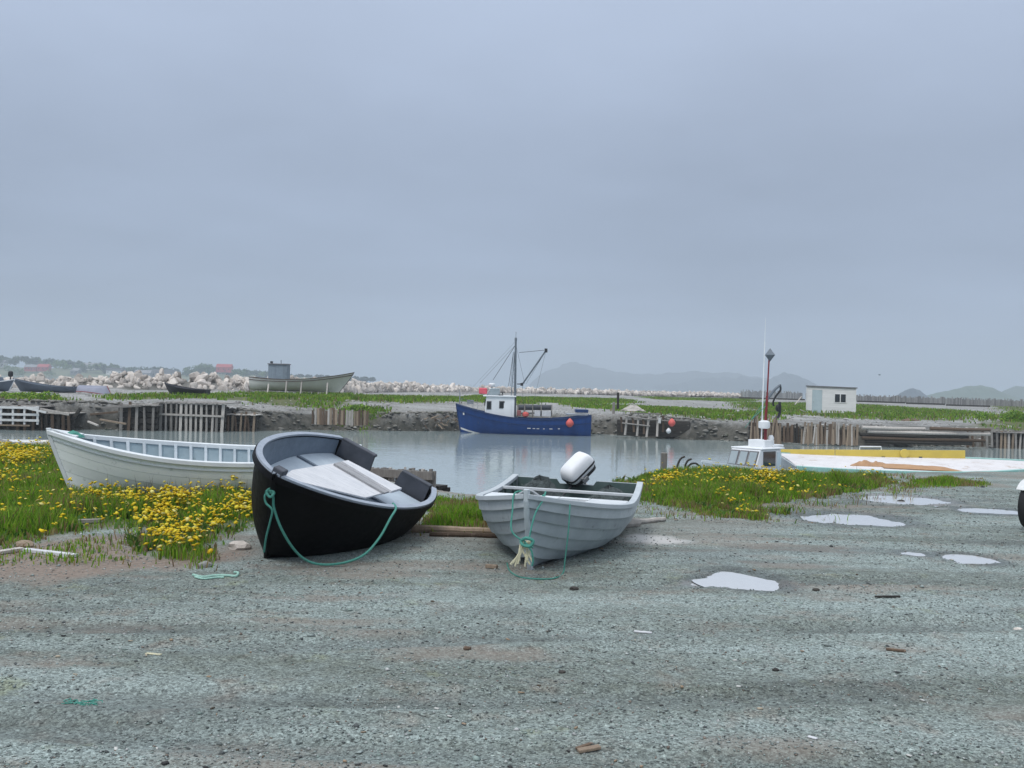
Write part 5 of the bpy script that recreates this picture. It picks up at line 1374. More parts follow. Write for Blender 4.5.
for k in range(2900):
    l = rb.uniform(0, cum[-1]); bx = float(np.interp(l, cum, BWX)); by = float(np.interp(l, cum, BWY))
    px_ = 512 + FPX * bx / by
    w = abs(rb.gauss(0, 1)) * 1.7; 
    hmax = np.interp(px_, [-160, 20, 60, 120, 330, 400, 520, 740], [1.2, 1.6, 2.15, 2.3, 1.9, 1.25, .75, .5])
    gap = float(vnoise(np.array([l * .12]), np.array([2.]), 9)[0])
    hmax *= (.75 + .4 * gap)
    side = rb.uniform(-2.6, 1.4)
    zc_ = -.25 + max(0, hmax * (1 - abs(side + .2) / 2.8)) * rb.uniform(.62, 1.0)
    size = rb.choice([.55, .8, 1.0, 1.2, 1.7, 1.1, .9]) * (1.2 if px_ > 330 else 1.0)
    spots.append((by, bx, by + side, zc_, size))
spots.sort(key=lambda s: s[0] / s[4])
for i, (d_, x, y, z, s) in enumerate(spots[:300]):
    o = bpy.data.objects.new('boulder', rockm[rb.randrange(9)]); COL.objects.link(o); o.parent = bw
    o.matrix_basis = inv @ (Matrix.Translation((x, y, z)) @ Euler((rb.uniform(0, 6), rb.uniform(0, 6), rb.uniform(0, 6))).to_matrix().to_4x4() @ Matrix.Diagonal((s * rb.uniform(.85, 1.25), s, s * rb.uniform(.75, 1), 1)))
Vs, Fs = [], []; nv = 0
base_v = [np.array([v.co[:] for v in m_.vertices]) for m_ in rockm]; base_f = [np.array([p.vertices[:] for p in m_.polygons]) for m_ in rockm]
for (d_, x, y, z, s) in spots[300:]:
    k = rb.randrange(9); Rm = np.array(Euler((rb.uniform(0, 6), rb.uniform(0, 6), rb.uniform(0, 6))).to_matrix())
    v = base_v[k] * np.array([s * rb.uniform(.85, 1.25), s, s * rb.uniform(.75, 1)]) @ Rm.T + np.array([x, y, z]) - np.array(bw.matrix_world.translation)
    Vs.append(v); Fs.append(base_f[k] + nv); nv += len(v)
me = mesh_np('boulder_mass', np.concatenate(Vs), None, np.concatenate(Fs))
tag(link('boulder_mass', me, M['rock'], bw), kind='stuff')

# ------------------------------------------------------------------ village on the far shore
def house(label, px0, px1, ytop, ybot, d, wall, roof, nwin, kind='gable', depth=9):
    A, B_ = at(px0, ybot, d), at(px1, ybot, d); w = B_.x - A.x
    zb = min(A.z, B_.z) - 1.5; zt = at((px0 + px1) / 2, ytop, d).z
    h = zt - zb; o = thing('house', label, 'house', ((A.x + B_.x) / 2, d, zb))
    eave = h * (.62 if kind == 'gable' else .9)
    mb = MB(); mb.box((0, depth / 2, eave / 2), (w, depth, eave)); mb.build('wall', M[wall], o)
    mb = MB(); e = .4
    mb.prism([(-w / 2 - e, -e, eave), (-w / 2 - e, depth / 2, h), (-w / 2 - e, depth + e, eave)], (w + 2 * e, 0, 0)); mb.build('roof', M[roof], o)
    for k in range(nwin):
        x = -w / 2 + w * (k + .5) / nwin
        mb = MB(); mb.box((x, -.06, eave * .62), (1.2, .12, 1.5)); mb.build('window', M['glass_dark'], o)
    mb = MB(); mb.box((w * .1, -.06, 1.1 + 1.0), (1.1, .12, 2.1)); mb.build('door', M['roof_dark'], o)
    return o
house('long red house with grey roof among trees on the far shore', 24, 36, 364.5, 370, 1190, 'house_red', 'roof_grey', 4)
house('bright red house beside the long red one on the far shore', 37, 48, 364, 370, 1190, 'house_red', 'house_red', 3)
house('white house with pale roof above the far shore trees', 83, 97, 363, 368.5, 1230, 'house_white', 'roof_grey', 4)
house('low white house with dark roof by the far water', 106, 121, 368, 373.5, 1180, 'house_white', 'roof_dark', 4)
house('small white shed close to the far water', 121.5, 128, 371.5, 375, 1160, 'house_white', 'roof_grey', 2)
house('grey gabled building with pale roof by the far water', 134, 150, 370, 376, 1170, 'house_grey', 'roof_grey', 4)
house('long dark roofed building by the far water', 151, 175, 369.5, 376, 1180, 'house_grey', 'roof_dark', 5)
house('grey cottage between the red and the white house', 70, 78, 368, 373.5, 1180, 'house_grey', 'roof_grey', 2)
house('red roofed house on the far shore toward the cream boat', 216, 231, 364, 371, 1190, 'house_red', 'house_red', 3)
house('small white cottage at the left edge of the far shore', -3, 4, 360, 366, 1240, 'house_white', 'roof_grey', 2)

# woods of the far shore: leaf clumps through crown volumes, read as one mass
rg = np.random.default_rng(12)
def tree_mass(name, label, trees, leaf, per, cols):
    V, C_ = [], []
    for (x, y, z, h, r, ci) in trees:
        n = int(per * (.7 + .6 * rg.random()))
        u = rg.normal(size=(n, 3)); u /= np.linalg.norm(u, axis=1)[:, None]
        rad = rg.random(n) ** .45
        p = u * rad[:, None] * np.array([r, r, h * .45]) + np.array([x, y, z + h * .55])
        p[:, :2] *= 1.0
        # uneven outline
        k = .72 + .5 * fbm(u[:, 0] * 2 + x, u[:, 2] * 2 + z, 7, 2)
        p = (p - np.array([x, y, z + h * .55])) * k[:, None] + np.array([x, y, z + h * .55])
        s = leaf * (.6 + .8 * rg.random(n))
        a = rg.normal(size=(n, 3)); a /= np.linalg.norm(a, axis=1)[:, None]
        b = np.cross(a, rg.normal(size=(n, 3))); b /= np.linalg.norm(b, axis=1)[:, None]
        c = np.asarray(cols[ci]) * (.65 + .7 * rg.random((n, 1)))
        q = np.stack([p - a * s[:, None], p + b * s[:, None] * .8, p + a * s[:, None], p - b * s[:, None] * .8], 1)
        V.append(q.reshape(-1, 3)); C_.append(np.repeat(c, 4, 0))
    V = np.concatenate(V); C_ = np.concatenate(C_)
    me = mesh_np(name, V, np.arange(len(V)).reshape(-1, 4), None, C_)
    o = link(name, me, M['leaf']); tag(o, label, 'trees' if False else None, kind='stuff'); return o
GC = [(.035, .075, .022), (.07, .13, .03), (.12, .19, .04), (.025, .05, .022)]
trees = []
sky_y = lambda px: np.interp(px, [-160, 0, 20, 45, 60, 85, 110, 125, 140, 165, 190, 205, 240, 290, 360], [355, 354, 354, 357, 357, 360, 362, 365, 365, 365, 369, 362, 367, 371, 376])
for k in range(330):
    px = rg.uniform(-120, 290)
    if 126 < px < 136 and rg.random() < .7: continue
    if 176 < px < 184 and rg.random() < .7: continue
    d = rg.uniform(1215, 1330) if px < 205 else rg.uniform(1195, 1320)
    yt = sky_y(px) + 1 + abs(rg.normal()) * 2.5
    q = at(px, yt, d); zb = q.z - rg.uniform(6, 11)
    trees.append((q.x, d, zb, q.z - zb, rg.uniform(3, 6), int(rg.choice([0, 0, 3, 1, 2], p=[.3, .2, .25, .15, .1]))))
for px, yt in ((8, 364), (14, 366), (58, 361), (62, 360), (67, 363), (20, 368), (50, 369), (188, 366), (197, 364), (203, 363), (210, 367), (192, 369), (208, 364), (236, 368), (243, 369)):
    q = at(px, yt, 1165); trees.append((q.x, 1165, q.z - 10, 10, 6.5, 2 if px < 100 else 1))
for k in range(60):
    px = rg.uniform(285, 375); q = at(px, 373.5 + (px - 285) * .03 + rg.uniform(0, 3), 1250); trees.append((q.x, 1250, q.z - 6, 6, 4, 3))
tree_mass('far_wood', 'hazy wood of dark trees behind the far shore houses', trees, 1.0, 110, GC)
wt = bpy.data.objects['far_wood']; wt['label'] = 'hazy wood of dark trees behind the far shore houses'

# gull
gl = thing('gull', 'small gull flying in front of the grey cloud above the shed', 'bird', at(879.5, 375, 95), Matrix.Scale(.55, 4))
mb = MB(); mb.lathe([(.005, -.22), (.05, -.14), (.07, 0), (.05, .12), (.03, .18), (.005, .24)], 10, 'X'); mb.build('body', M['hut_grey'], gl, smooth=True)
for sy in (-1, 1):
    mb = MB(); mb.prism([(-.06, sy * .04, .02), (.08, sy * .04, .02), (.10, sy * .3, .14), (-.02, sy * .62, .08), (-.05, sy * .3, .12)], (0, 0, .012)); mb.build('wing', M['hut_grey'], gl)

# ------------------------------------------------------------------ trailer at the right edge
q = ground(1024, 529); tr = thing('boat_trailer', 'boat trailer with black tyres and white mudguards at the gravel edge', 'trailer', (q.x, q.y, ground_z(q.x, q.y)), Matrix.Rotation(R(130), 4, 'Z'))
def wheel(x, y, par):
    r = .285
    t = MB().lathe([(.17, -.085), (.24, -.095), (r - .02, -.09), (r, -.06), (r, .06), (r - .02, .09), (.24, .095), (.17, .085)], 32, 'X', (x, y, r)).build('tyre', M['black_rubber'], par, smooth=True)
    MB().lathe([(.05, -.05), (.16, -.04), (.175, -.08), (.175, .08), (.16, .05), (.05, .06)], 24, 'X', (x, y, r)).build('rim', M['steel'], t, smooth=True)
for x in (-.12, -1.72):
    wheel(x, 0, tr)
    A, Bq = [], []
    for a in np.linspace(R(48), R(140), 16):
        A.append([Vector((x - .12, -math.cos(a) * .322, .285 + math.sin(a) * .322)), Vector((x + .12, -math.cos(a) * .322, .285 + math.sin(a) * .322))])
        Bq.append([Vector((x - .12, -math.cos(a) * .308, .285 + math.sin(a) * .308)), Vector((x + .12, -math.cos(a) * .308, .285 + math.sin(a) * .308))])
    MB().solid(A, Bq).build('mudguard', M['trailer_white'], tr, smooth=True)
mb = MB(); mb.beam((-.12, 0, .285), (-1.72, 0, .285), .06, .06); mb.build('axle', M['steel'], tr)
for x in (-.42, -1.42):
    mb = MB(); mb.beam((x, .3, .42), (x, -1.8, .42), .06, .08); mb.beam((x, -1.8, .42), (-.92, -2.9, .42), .06, .08); mb.build('frame_rail', M['steel'], tr)
    mb = MB(); mb.beam((x, -.1, .285), (x, .1, .285), .05, .22); mb.build('spring_hanger', M['steel'], tr)
for y in (-1.6, -.7, .2):
    mb = MB(); mb.beam((-.42, y, .50), (-1.42, y, .50), .06, .06); mb.build('cross_member', M['steel'], tr)
    mb = MB(); mb.lathe([(.03, -.12), (.05, -.1), (.035, 0), (.05, .1), (.03, .12)], 12, 'X', (-.92, y, .57)); mb.build('keel_roller', M['black_rubber'], tr, smooth=True)
mb = MB(); mb.tube([(-.92, -2.8, .42), (-.92, -3.25, .42)], .03, 8); mb.lathe([(.05, 0), (.06, .04), (.04, .08)], 12, 'Z', (-.92, -3.3, .40)); mb.build('coupling', M['steel'], tr)
mb = MB(); mb.tube([(-.92, -2.7, .42), (-.92, -2.7, .05)], .025, 8); mb.lathe([(.02, -.03), (.1, -.02), (.1, .02), (.02, .03)], 14, 'X', (-.92, -2.7, .10)); mb.build('jockey_wheel', M['black_rubber'], tr)

# ------------------------------------------------------------------ loose things on the gravel
def log(name, label, a, b, r, mat, r1=None):
    za, zb = ground_z(a[0], a[1]), ground_z(b[0], b[1])
    A, B_ = Vector((a[0], a[1], za + r * .7)), Vector((b[0], b[1], zb + (r1 or r) * .7))
    n = 8; pts_ = [A.lerp(B_, i / (n - 1)) + Vector((rw.uniform(-.2, .2) * r, rw.uniform(-.2, .2) * r, rw.uniform(-.1, .1) * r)) for i in range(n)]
    mb = MB(); mb.tube(pts_, r, 9, r1 or r * .8); return tag(mb.build(name, M[mat], smooth=True), label, 'log')
g2 = lambda x, y: tuple(ground(x, y)[:2])
log('driftwood_log', 'long tan log behind the boats, left of the grey one', g2(412, 533), g2(505, 535), .045, 'wood_tan', .035)
log('driftwood_log', 'thinner dark log lying in front of the long tan one', g2(430, 537.5), g2(500, 539), .03, 'wood_brown')
log('driftwood_log', 'pale log poking out on the sandy side of the grey boat', g2(596, 530), g2(637, 526.5), .05, 'wood_pale', .055)
log('driftwood_log', 'thin pale log between the grey boat and the flowering bank', g2(636, 524.5), g2(664, 521.5), .035, 'wood_pale')
def plank(label, a, b, w, th, mat, tilt=0, name='loose_plank'):
    za, zb = ground_z(*a), ground_z(*b); mb = MB(); mb.beam((a[0], a[1], za + th * .6), (b[0], b[1], zb + th * .6 + tilt), w, th)
    return tag(mb.build(name, M[mat], bevel=.004), label, 'plank')
plank('white plank lying on the brown mud below the flowers', g2(25, 551), g2(76, 556.5), .06, .03, 'white_board')
plank('weathered grey plank end lying left of the white plank in the mud', g2(-12, 555), g2(22, 550), .07, .03, 'wood_pale')
plank('short grey plank half hidden in the grass below the white boat', g2(78, 524), g2(104, 523), .06, .04, 'wood_grey')
plank('reddish splinter of wood on the gravel below the grey boat', g2(486, 568.5), g2(497, 569.5), .05, .03, 'wood_tan')
plank('tan wood chip lying alone on the bare foreground gravel', g2(578, 750), g2(600, 748), .035, .015, 'wood_tan')
plank('darker wood chip touching the tan chip in the foreground', g2(576, 748.5), g2(590, 746), .018, .012, 'wood_brown')
plank('thin white stick lying on gravel below the round puddle', g2(634, 628), g2(652, 629.5), .018, .012, 'white_board')
plank('thin brown twig lying on gravel under the small puddles', g2(886, 649), g2(906, 650.5), .02, .015, 'wood_brown')
plank('thin dark twig lying on gravel above the brown twig', g2(875, 599), g2(900, 598.5), .02, .015, 'wood_dark')
plank('small white litter strip in the far right foreground gravel', g2(808, 737), g2(817, 740), .02, .008, 'white_board', name='litter_strip')
plank('cream paper strip lying on the left foreground gravel', g2(146, 654), g2(161, 656), .025, .006, 'rope_cream', name='litter_strip')
gd = lambda x, y: (lambda p_: Vector((p_.x, p_.y, ground_z(p_.x, p_.y) + .009)))(ground(x, y))
rope('rope_scrap', 'pale green rope scrap lying on gravel left of the black boat', [gd(193, 575), gd(203, 577), gd(215, 575.5), gd(228, 576), gd(236, 576.5), gd(238, 573.5), gd(234, 573)], .0105, M['rope_pale'])
rope('rope_scrap', 'thin second strand lying along the pale green rope scrap', [gd(195, 577), gd(204, 579), gd(216, 577.5), gd(224, 577.5)], .008, M['rope_pale'])
# tangled green twine and rusty scraps
mb = MB()
for k in range(14):
    c = ground(82 + rw.uniform(-10, 12), 702.5 + rw.uniform(-3, 3)); zc_ = ground_z(c.x, c.y)
    mb.tube(smooth_path([(c.x + rw.uniform(-.05, .05), c.y + rw.uniform(-.04, .04), zc_ + rw.uniform(.012, .024)) for _ in range(4)], 4), .0022, 4)
tag(mb.build('twine_tangle', M['rope_green']), 'small tangle of teal twine on the left foreground gravel', 'twine')
def stones(label, px, py, r, mat='stone', name='stone', seed=0):
    c = ground(px, py); bm = bmesh.new(); bmesh.ops.create_icosphere(bm, subdivisions=2, radius=1)
    for v in bm.verts:
        p_ = v.co.copy(); f = .7 + .6 * float(fbm(np.array([p_.x * 1.6 + seed * 3]), np.array([p_.y * 1.6 + p_.z * 2]), 200 + seed, 3)[0])
        v.co = Vector((p_.x * f * r * 1.25, p_.y * f * r, p_.z * f * r * .7))
    me = bpy.data.meshes.new(name); bm.to_mesh(me); bm.free()
    tag(link(name, me, M[mat], None, (c.x, c.y, ground_z(c.x, c.y) + r * .25)), label, 'stone')
stones('pale flat stone in the weeds beside the black bow', 240, 549, .09, 'rock', seed=1)
stones('small grey stone at the foot of the flower clump', 205, 578 - 12, .05, seed=2)
stones('dark stone lying alone below the grey bow', 574, 589, .03, 'wood_dark', seed=3)
stones('brown stone at the left edge of the muddy patch', 25, 546, .07, 'wood_tan', seed=4)
stones('reddish brown stone lying alone on mid gravel', 467, 650, .02, 'wood_brown', seed=5)
stones('dark flat stone on gravel right of the reddish brown one', 562, 671, .016, 'wood_dark', seed=6)
stones('dark stone on gravel under the round puddle', 776, 668, .018, 'wood_dark', seed=7)
stones('grey stone standing in the irregular far puddle', 901, 501, .05, 'wood_dark', seed=8)
stones('pale stone beside the two rail posts in the foreground corner', 1018, 629, .025, 'rock', seed=9)
bpy.data.objects[-1 if False else 'stone.008']['label'] = 'pale stone lying alone at the far right of the foreground'
stones('small dark stone right of the round puddle', 816, 592, .025, 'wood_dark', seed=10)

# gravel pebbles
rp_ = np.random.default_rng(5)
N = 52000
yy = 3.6 + (rp_.random(N) ** 1.7) * 14
xx = (rp_.random(N) * 2 - 1) * (yy * .56 + .6)
keep = (yy < shore_y(xx) - .2)
for P in (GR_A, GR_C): keep &= ~inpoly(xx, yy, P) | (rp_.random(N) < .1)
for (cx, cy, rx, ry, dep) in PUD: keep &= (((xx - cx) / rx) ** 2 + ((yy - cy) / ry) ** 2) > 1.0
keep &= (fbm(xx * .9, yy * 1.8, 301) + .25 * rp_.random(N)) > .52
xx, yy = xx[keep], yy[keep]; N = len(xx)
r = .0028 + .007 * rp_.random(N) ** 4 + .00045 * yy
big = rp_.random(N) < .012; r = np.where(big, r * 2.0, r)
zz = Hnear(xx, yy)
oct_ = np.array([(1, 0, 0), (-.9, .2, 0), (.1, 1, 0), (-.1, -.9, 0), (.1, 0, .75), (0, 0, -.6)])
of = np.array([(0, 2, 4), (2, 1, 4), (1, 3, 4), (3, 0, 4), (2, 0, 5), (1, 2, 5), (3, 1, 5), (0, 3, 5)])
an = rp_.random(N) * 6.28; ca, sa = np.cos(an), np.sin(an)
sx = r * (.8 + .7 * rp_.random(N)); sy = r * (.7 + .4 * rp_.random(N)); sz = r * (.6 + .5 * rp_.random(N))
jj = oct_[None] + rp_.normal(0, .15, (N, 6, 3))
lx = jj[:, :, 0] * sx[:, None]; ly = jj[:, :, 1] * sy[:, None]; lz = jj[:, :, 2] * sz[:, None]
V = np.stack([xx[:, None] + lx * ca[:, None] - ly * sa[:, None], yy[:, None] + lx * sa[:, None] + ly * ca[:, None], zz[:, None] + lz + (r * .2)[:, None]], -1)
pal = np.array([(.30, .35, .335), (.20, .23, .22), (.42, .45, .43), (.10, .11, .11), (.45, .46, .45), (.22, .18, .15), (.27, .34, .31)])
c = pal[rp_.choice(7, N, p=[.3, .24, .13, .14, .05, .05, .09])] * (.62 + .34 * rp_.random((N, 1)))
Fp = (of[None] + (np.arange(N) * 6)[:, None, None]).reshape(-1, 3)
me = mesh_np('gravel_stones', V.reshape(-1, 3), None, Fp, np.repeat(c, 6, 0))
tag(link('gravel_stones', me, M['pebble']), 'loose grey green gravel stones scattered over the yard', kind='stuff')

# ------------------------------------------------------------------ grass and flowers
def blades(name, label, P, hgt, wid, cols, seed, lean=.35, n_of=None, loc=None):
    g = np.random.default_rng(seed); n = len(P)
    a = g.random(n) * 6.283; l = hgt * lean * (.3 + g.random(n)); la = g.random(n) * 6.283
    ux, uy = np.cos(a) * wid / 2, np.sin(a) * wid / 2
    lx, ly = np.cos(la) * l, np.sin(la) * l
    B = P
    v0 = B + np.stack([-ux, -uy, -.02 + 0 * ux], 1); v1 = B + np.stack([ux, uy, -.02 + 0 * ux], 1)
    m = B + np.stack([lx * .3, ly * .3, hgt * .55], 1)
    v2 = m + np.stack([ux * .8, uy * .8, 0 * ux], 1); v3 = m - np.stack([ux * .8, uy * .8, 0 * ux], 1)
    v4 = B + np.stack([lx, ly, hgt * (1 - .25 * lean)], 1)
    V = np.stack([v0, v1, v2, v3, v4], 1).reshape(-1, 3)
    o = np.arange(n) * 5
    Fq = np.stack([o, o + 1, o + 2, o + 3], 1); Ft = np.stack([o + 3, o + 2, o + 4], 1)
    me = mesh_np(name, V, Fq, Ft, np.repeat(cols, 5, 0))
    ob = link(name, me, M['grass']); return tag(ob, label, kind='stuff')
def scatter(poly, n, g, edge=.0, wob=0.5):
    pa = np.array(poly); lo, hi = pa.min(0) - .4, pa.max(0) + .4
    q = lo + g.random((n, 2)) * (hi - lo)
    e = polyedge(q[:, 0], q[:, 1], poly) + wob * (fbm(q[:, 0] * 1.5, q[:, 1] * 1.5, 71) - .5) + wob * .9 * (fbm(q[:, 0] * 5, q[:, 1] * 5, 171, 2) - .5)
    m = e > edge
    return q[m], e[m]
def hullmask(q, inv, L_, B_, marg=.02):
    w = np.array(inv)
    x = w[0, 0] * q[:, 0] + w[0, 1] * q[:, 1] + w[0, 3]; y = w[1, 0] * q[:, 0] + w[1, 1] * q[:, 1] + w[1, 3]
    return ~((x > -.1) & (x < L_) & (np.abs(y) < B_ / 2 * np.clip((L_ - x) / (L_ * .5), 0, 1) ** .6 * .92 + marg))
BKI = MW[bk.name].inverted(); GBI = MW[gb.name].inverted()
GREENS = np.array([(.13, .275, .018), (.19, .35, .026), (.085, .18, .018), (.25, .33, .04), (.26, .20, .09)])
def patch(name, label, poly, n, h0, seed, tuft=1.4, flower=None, hcap=None, pale=.06):
    g = np.random.default_rng(seed)
    q, e = scatter(poly, n, g, wob=.8)
    for inv_, L_, B_ in ((WBINV, 4.1, 1.3), (BKI, 2.9, 1.4), (GBI, 3.3, 1.4)):
        m = hullmask(q, inv_, L_, B_); q, e = q[m], e[m]
    tn = fbm(q[:, 0] * tuft, q[:, 1] * tuft, seed)
    keep = (g.random(len(q)) < np.clip(.25 + e * 1.6, 0, 1)) & (g.random(len(q)) < np.clip((tn - .22) * 4, .15, 1))
    q, e, tn = q[keep], e[keep], tn[keep]
    z = Hnear(q[:, 0], q[:, 1])
    h = h0 * np.clip(.35 + e * .9, .25, 1) * (.45 + 1.1 * np.clip((tn - .3) / .4, 0, 1)) * (.6 + .7 * g.random(len(q)))
    h = h * (1 - .65 * sstep(-.4, 1.0, q[:, 1] - shore_y(q[:, 0])))
    p = [.30, .33, .17, .14, .06]
    if pale > .06: p = [.24, .29, .14, .2, .13]
    c = GREENS[g.choice(5, len(q), p=p)] * (.7 + .6 * g.random((len(q), 1)))
    dry = (fbm(q[:, 0] * 2.2, q[:, 1] * 2.2, seed + 7) + .5 * np.clip(.5 - e, 0, .5) + .12 * g.normal(size=len(q))) > .76
    c[dry] = np.array([(.27, .20, .09), (.22, .14, .07), (.30, .27, .12)])[g.choice(3, dry.sum())]
    wid = .008 + .005 * g.random(len(q)) + q[:, 1] * .00024
    blades(name, label, np.stack([q[:, 0], q[:, 1], z], 1), h, wid, c, seed + 1)
    return q, e, z, h, tn
def flowers(name, label, P, seed, rad=(.011, .030)):
    g = np.random.default_rng(seed); n = len(P)
    r = rad[0] + (rad[1] - rad[0]) * g.random(n)
    k = 7; an = np.arange(k) / k * 6.283
    tx, ty = g.normal(0, .35, n), g.normal(0, .35, n)
    ring = np.stack([np.cos(an), np.sin(an)], 1)
    V = np.zeros((n, k + 2, 3))
    rr = r[:, None] * (.85 + .3 * g.random((n, k)))
    V[:, :k, 0] = rr * ring[None, :, 0]; V[:, :k, 1] = rr * ring[None, :, 1]
    V[:, :k, 2] = V[:, :k, 0] * tx[:, None] + V[:, :k, 1] * ty[:, None]
    V[:, k, 2] = r * .45; V[:, k + 1, 2] = -r * .7
    V += P[:, None, :]
    f = []
    for i in range(k): f += [(i, (i + 1) % k, k), ((i + 1) % k, i, k + 1)]
    Ft = (np.array(f)[None] + (np.arange(n) * (k + 2))[:, None, None]).reshape(-1, 3)
    pal = np.array([(.88, .66, .02), (.92, .76, .06), (.82, .54, .02), (.92, .84, .30)])
    c = pal[g.choice(4, n, p=[.42, .33, .15, .10])] * (.85 + .3 * g.random((n, 1)))
    cc = np.repeat(c[:, None], k + 2, 1); cc[:, k + 1] = (.12, .16, .04); cc[:, k] *= .8
    me = mesh_np(name, V.reshape(-1, 3), None, Ft, cc.reshape(-1, 3))
    tag(link(name, me, M['petal']), label, kind='stuff')
qa = patch('grass_bank', 'lush green grass around the white boat', GR_A, 270000, .15, 401, pale=.08)
patch('grass_strip', 'grass strip between the black and the grey boat', GR_B, 26000, .14, 411)
qc = patch('grass_bank', 'thick green grass on the bank right of the grey boat', GR_C, 200000, .165, 421, pale=.08)
patch('grass_strip', 'thin short grass by the teal hull', GR_D, 14000, .10, 431, pale=.1)
# thin fringe of short tufts where the patches peter out on the gravel
def fringe(label, poly, n, seed, h0):
    g = np.random.default_rng(seed); q, e = scatter(poly, n, g, edge=-1.1, wob=.9)
    tn = fbm(q[:, 0] * 3.2, q[:, 1] * 3.2, seed)
    k = (e < .25) & (g.random(len(q)) < np.clip(.75 + e * .8, .05, 1)) & (tn > .50) & (q[:, 1] < shore_y(q[:, 0]) - .3)
    for inv_, L_, B_ in ((WBINV, 4.1, 1.3), (BKI, 2.9, 1.4), (GBI, 3.3, 1.4)): k &= hullmask(q, inv_, L_, B_)
    q, e, tn = q[k], e[k], tn[k]; m_ = len(q)
    c = np.concatenate([GREENS, np.array([(.24, .17, .08), (.16, .11, .06)])])[g.choice(7, m_, p=[.12, .14, .14, .12, .18, .17, .13])] * (.7 + .5 * g.random((m_, 1)))
    blades('weeds', label, np.stack([q[:, 0], q[:, 1], Hnear(q[:, 0], q[:, 1])], 1), h0 * (.4 + 1.2 * g.random(m_)) * (.5 + np.clip((tn - .5) * 5, 0, 1)), .008 + .006 * g.random(m_), c, seed + 1, lean=.8)
fringe('short dry tufts fringing the flowering grass at the white boat', GR_A, 30000, 451, .075)
fringe('short dry tufts fringing the bank right of the grey boat', GR_C, 30000, 461, .08)
fringe('short tufts fringing the grass strip between the near boats', GR_B, 6000, 471, .06)
# weeds around the soil edges
SOILG = gpoly([(-100, 540), (70, 537), (130, 533), (150, 560), (100, 568), (-100, 575)])
patch('weeds', 'sparse low weeds on the brown mud at the left', SOILG, 5000, .07, 441, tuft=2.6, pale=.1)
g = np.random.default_rng(77)
def pick(q_, dens, n, polys, g):
    q, e, z, h, tn = q_
    w = np.full(len(q), dens[0])
    for P, d in polys:
        ed = polyedge(q[:, 0], q[:, 1], P); w = np.maximum(w, d * sstep(-.15, .2, ed + .5 * (fbm(q[:, 0] * 3, q[:, 1] * 3, 88) - .5)))
    cl = fbm(q[:, 0] * 2.3, q[:, 1] * 2.3, 91); w = w * np.clip((cl - .38) * 5, .03, 1.6) ** 1.5
    i = g.choice(len(q), n, replace=False, p=w / w.sum())
    return np.stack([q[i, 0] + g.normal(0, .02, n), q[i, 1] + g.normal(0, .02, n), z[i] + np.maximum(h[i], .05) * (.8 + .45 * g.random(n)) + .02], 1)
FA = [(gpoly([(140, 505), (200, 500), (258, 497), (258, 525), (215, 537), (190, 558), (160, 556), (138, 525)]), 1.0),
      (gpoly([(60, 508), (130, 503), (140, 530), (70, 520)]), .45), (gpoly([(-20, 453), (50, 453), (50, 470), (-20, 470)]), .8),
      (gpoly([(20, 520), (75, 520), (75, 540), (20, 540)]), .35), (gpoly([(-20, 480), (20, 480), (20, 505), (-20, 505)]), .25)]
flowers('yellow_flowers', 'mass of yellow flowers growing around the white boat', pick(qa, (.05,), 3300, FA, g), 501)
FC = [(gpoly([(655, 483), (720, 484), (720, 492), (655, 495)]), .8), (gpoly([(735, 482), (800, 483), (790, 494), (735, 492)]), 1.0), (gpoly([(700, 505), (755, 505), (750, 520), (700, 517)]), .35), (gpoly([(640, 492), (665, 492), (660, 506), (640, 505)]), .5)]
flowers('yellow_flowers', 'scattered yellow flowers on the bank right of the grey boat', pick(qc, (.06,), 750, FC, g), 511)
# broad leaves and seed stalks among the grass
def leaves(name, label, Q, n, seed, hh, ww):
    g = np.random.default_rng(seed); q, e, z, h, tn = Q
    cl = fbm(q[:, 0] * 2.6, q[:, 1] * 2.6, seed); w = np.clip((cl - .45) * 6, 0, 1) + .02
    i = g.choice(len(q), n, p=w / w.sum())
    c = np.array([(.05, .12, .02), (.08, .17, .03), (.12, .20, .05), (.16, .12, .05)])[g.choice(4, n, p=[.4, .3, .2, .1])] * (.7 + .5 * g.random((n, 1)))
    blades(name, label, np.stack([q[i, 0], q[i, 1], z[i]], 1), hh * (.5 + .7 * g.random(n)), ww * (.6 + .7 * g.random(n)), c, seed + 1, lean=.9)
leaves('broad_leaves', 'broad leaved weeds among the flowers around the white boat', qa, 5200, 521, .12, .035)
leaves('broad_leaves', 'broad leaved weeds on the bank right of the grey boat', qc, 2600, 531, .12, .04)
def stalks(name, label, poly, n, seed):
    g = np.random.default_rng(seed); q, e = scatter(poly, n * 3, g); q = q[:n]
    for inv_, L_, B_ in ((WBINV, 4.1, 1.3), (BKI, 2.9, 1.4)):
        q = q[hullmask(q, inv_, L_, B_)]
    m_ = len(q); c = np.array([(.10, .07, .05), (.16, .13, .06)])[g.choice(2, m_)]
    blades(name, label, np.stack([q[:, 0], q[:, 1], Hnear(q[:, 0], q[:, 1])], 1), .22 + .16 * g.random(m_), np.full(m_, .009), c, seed + 1, lean=.2)
stalks('seed_stalks', 'thin brown seed stalks standing in front of the white boat', gpoly([(80, 500), (255, 497), (255, 512), (90, 510)]), 130, 541)
stalks('seed_stalks', 'thin brown seed stalks on the top of the right bank', gpoly([(640, 480), (860, 480), (800, 490), (650, 492)]), 150, 551)
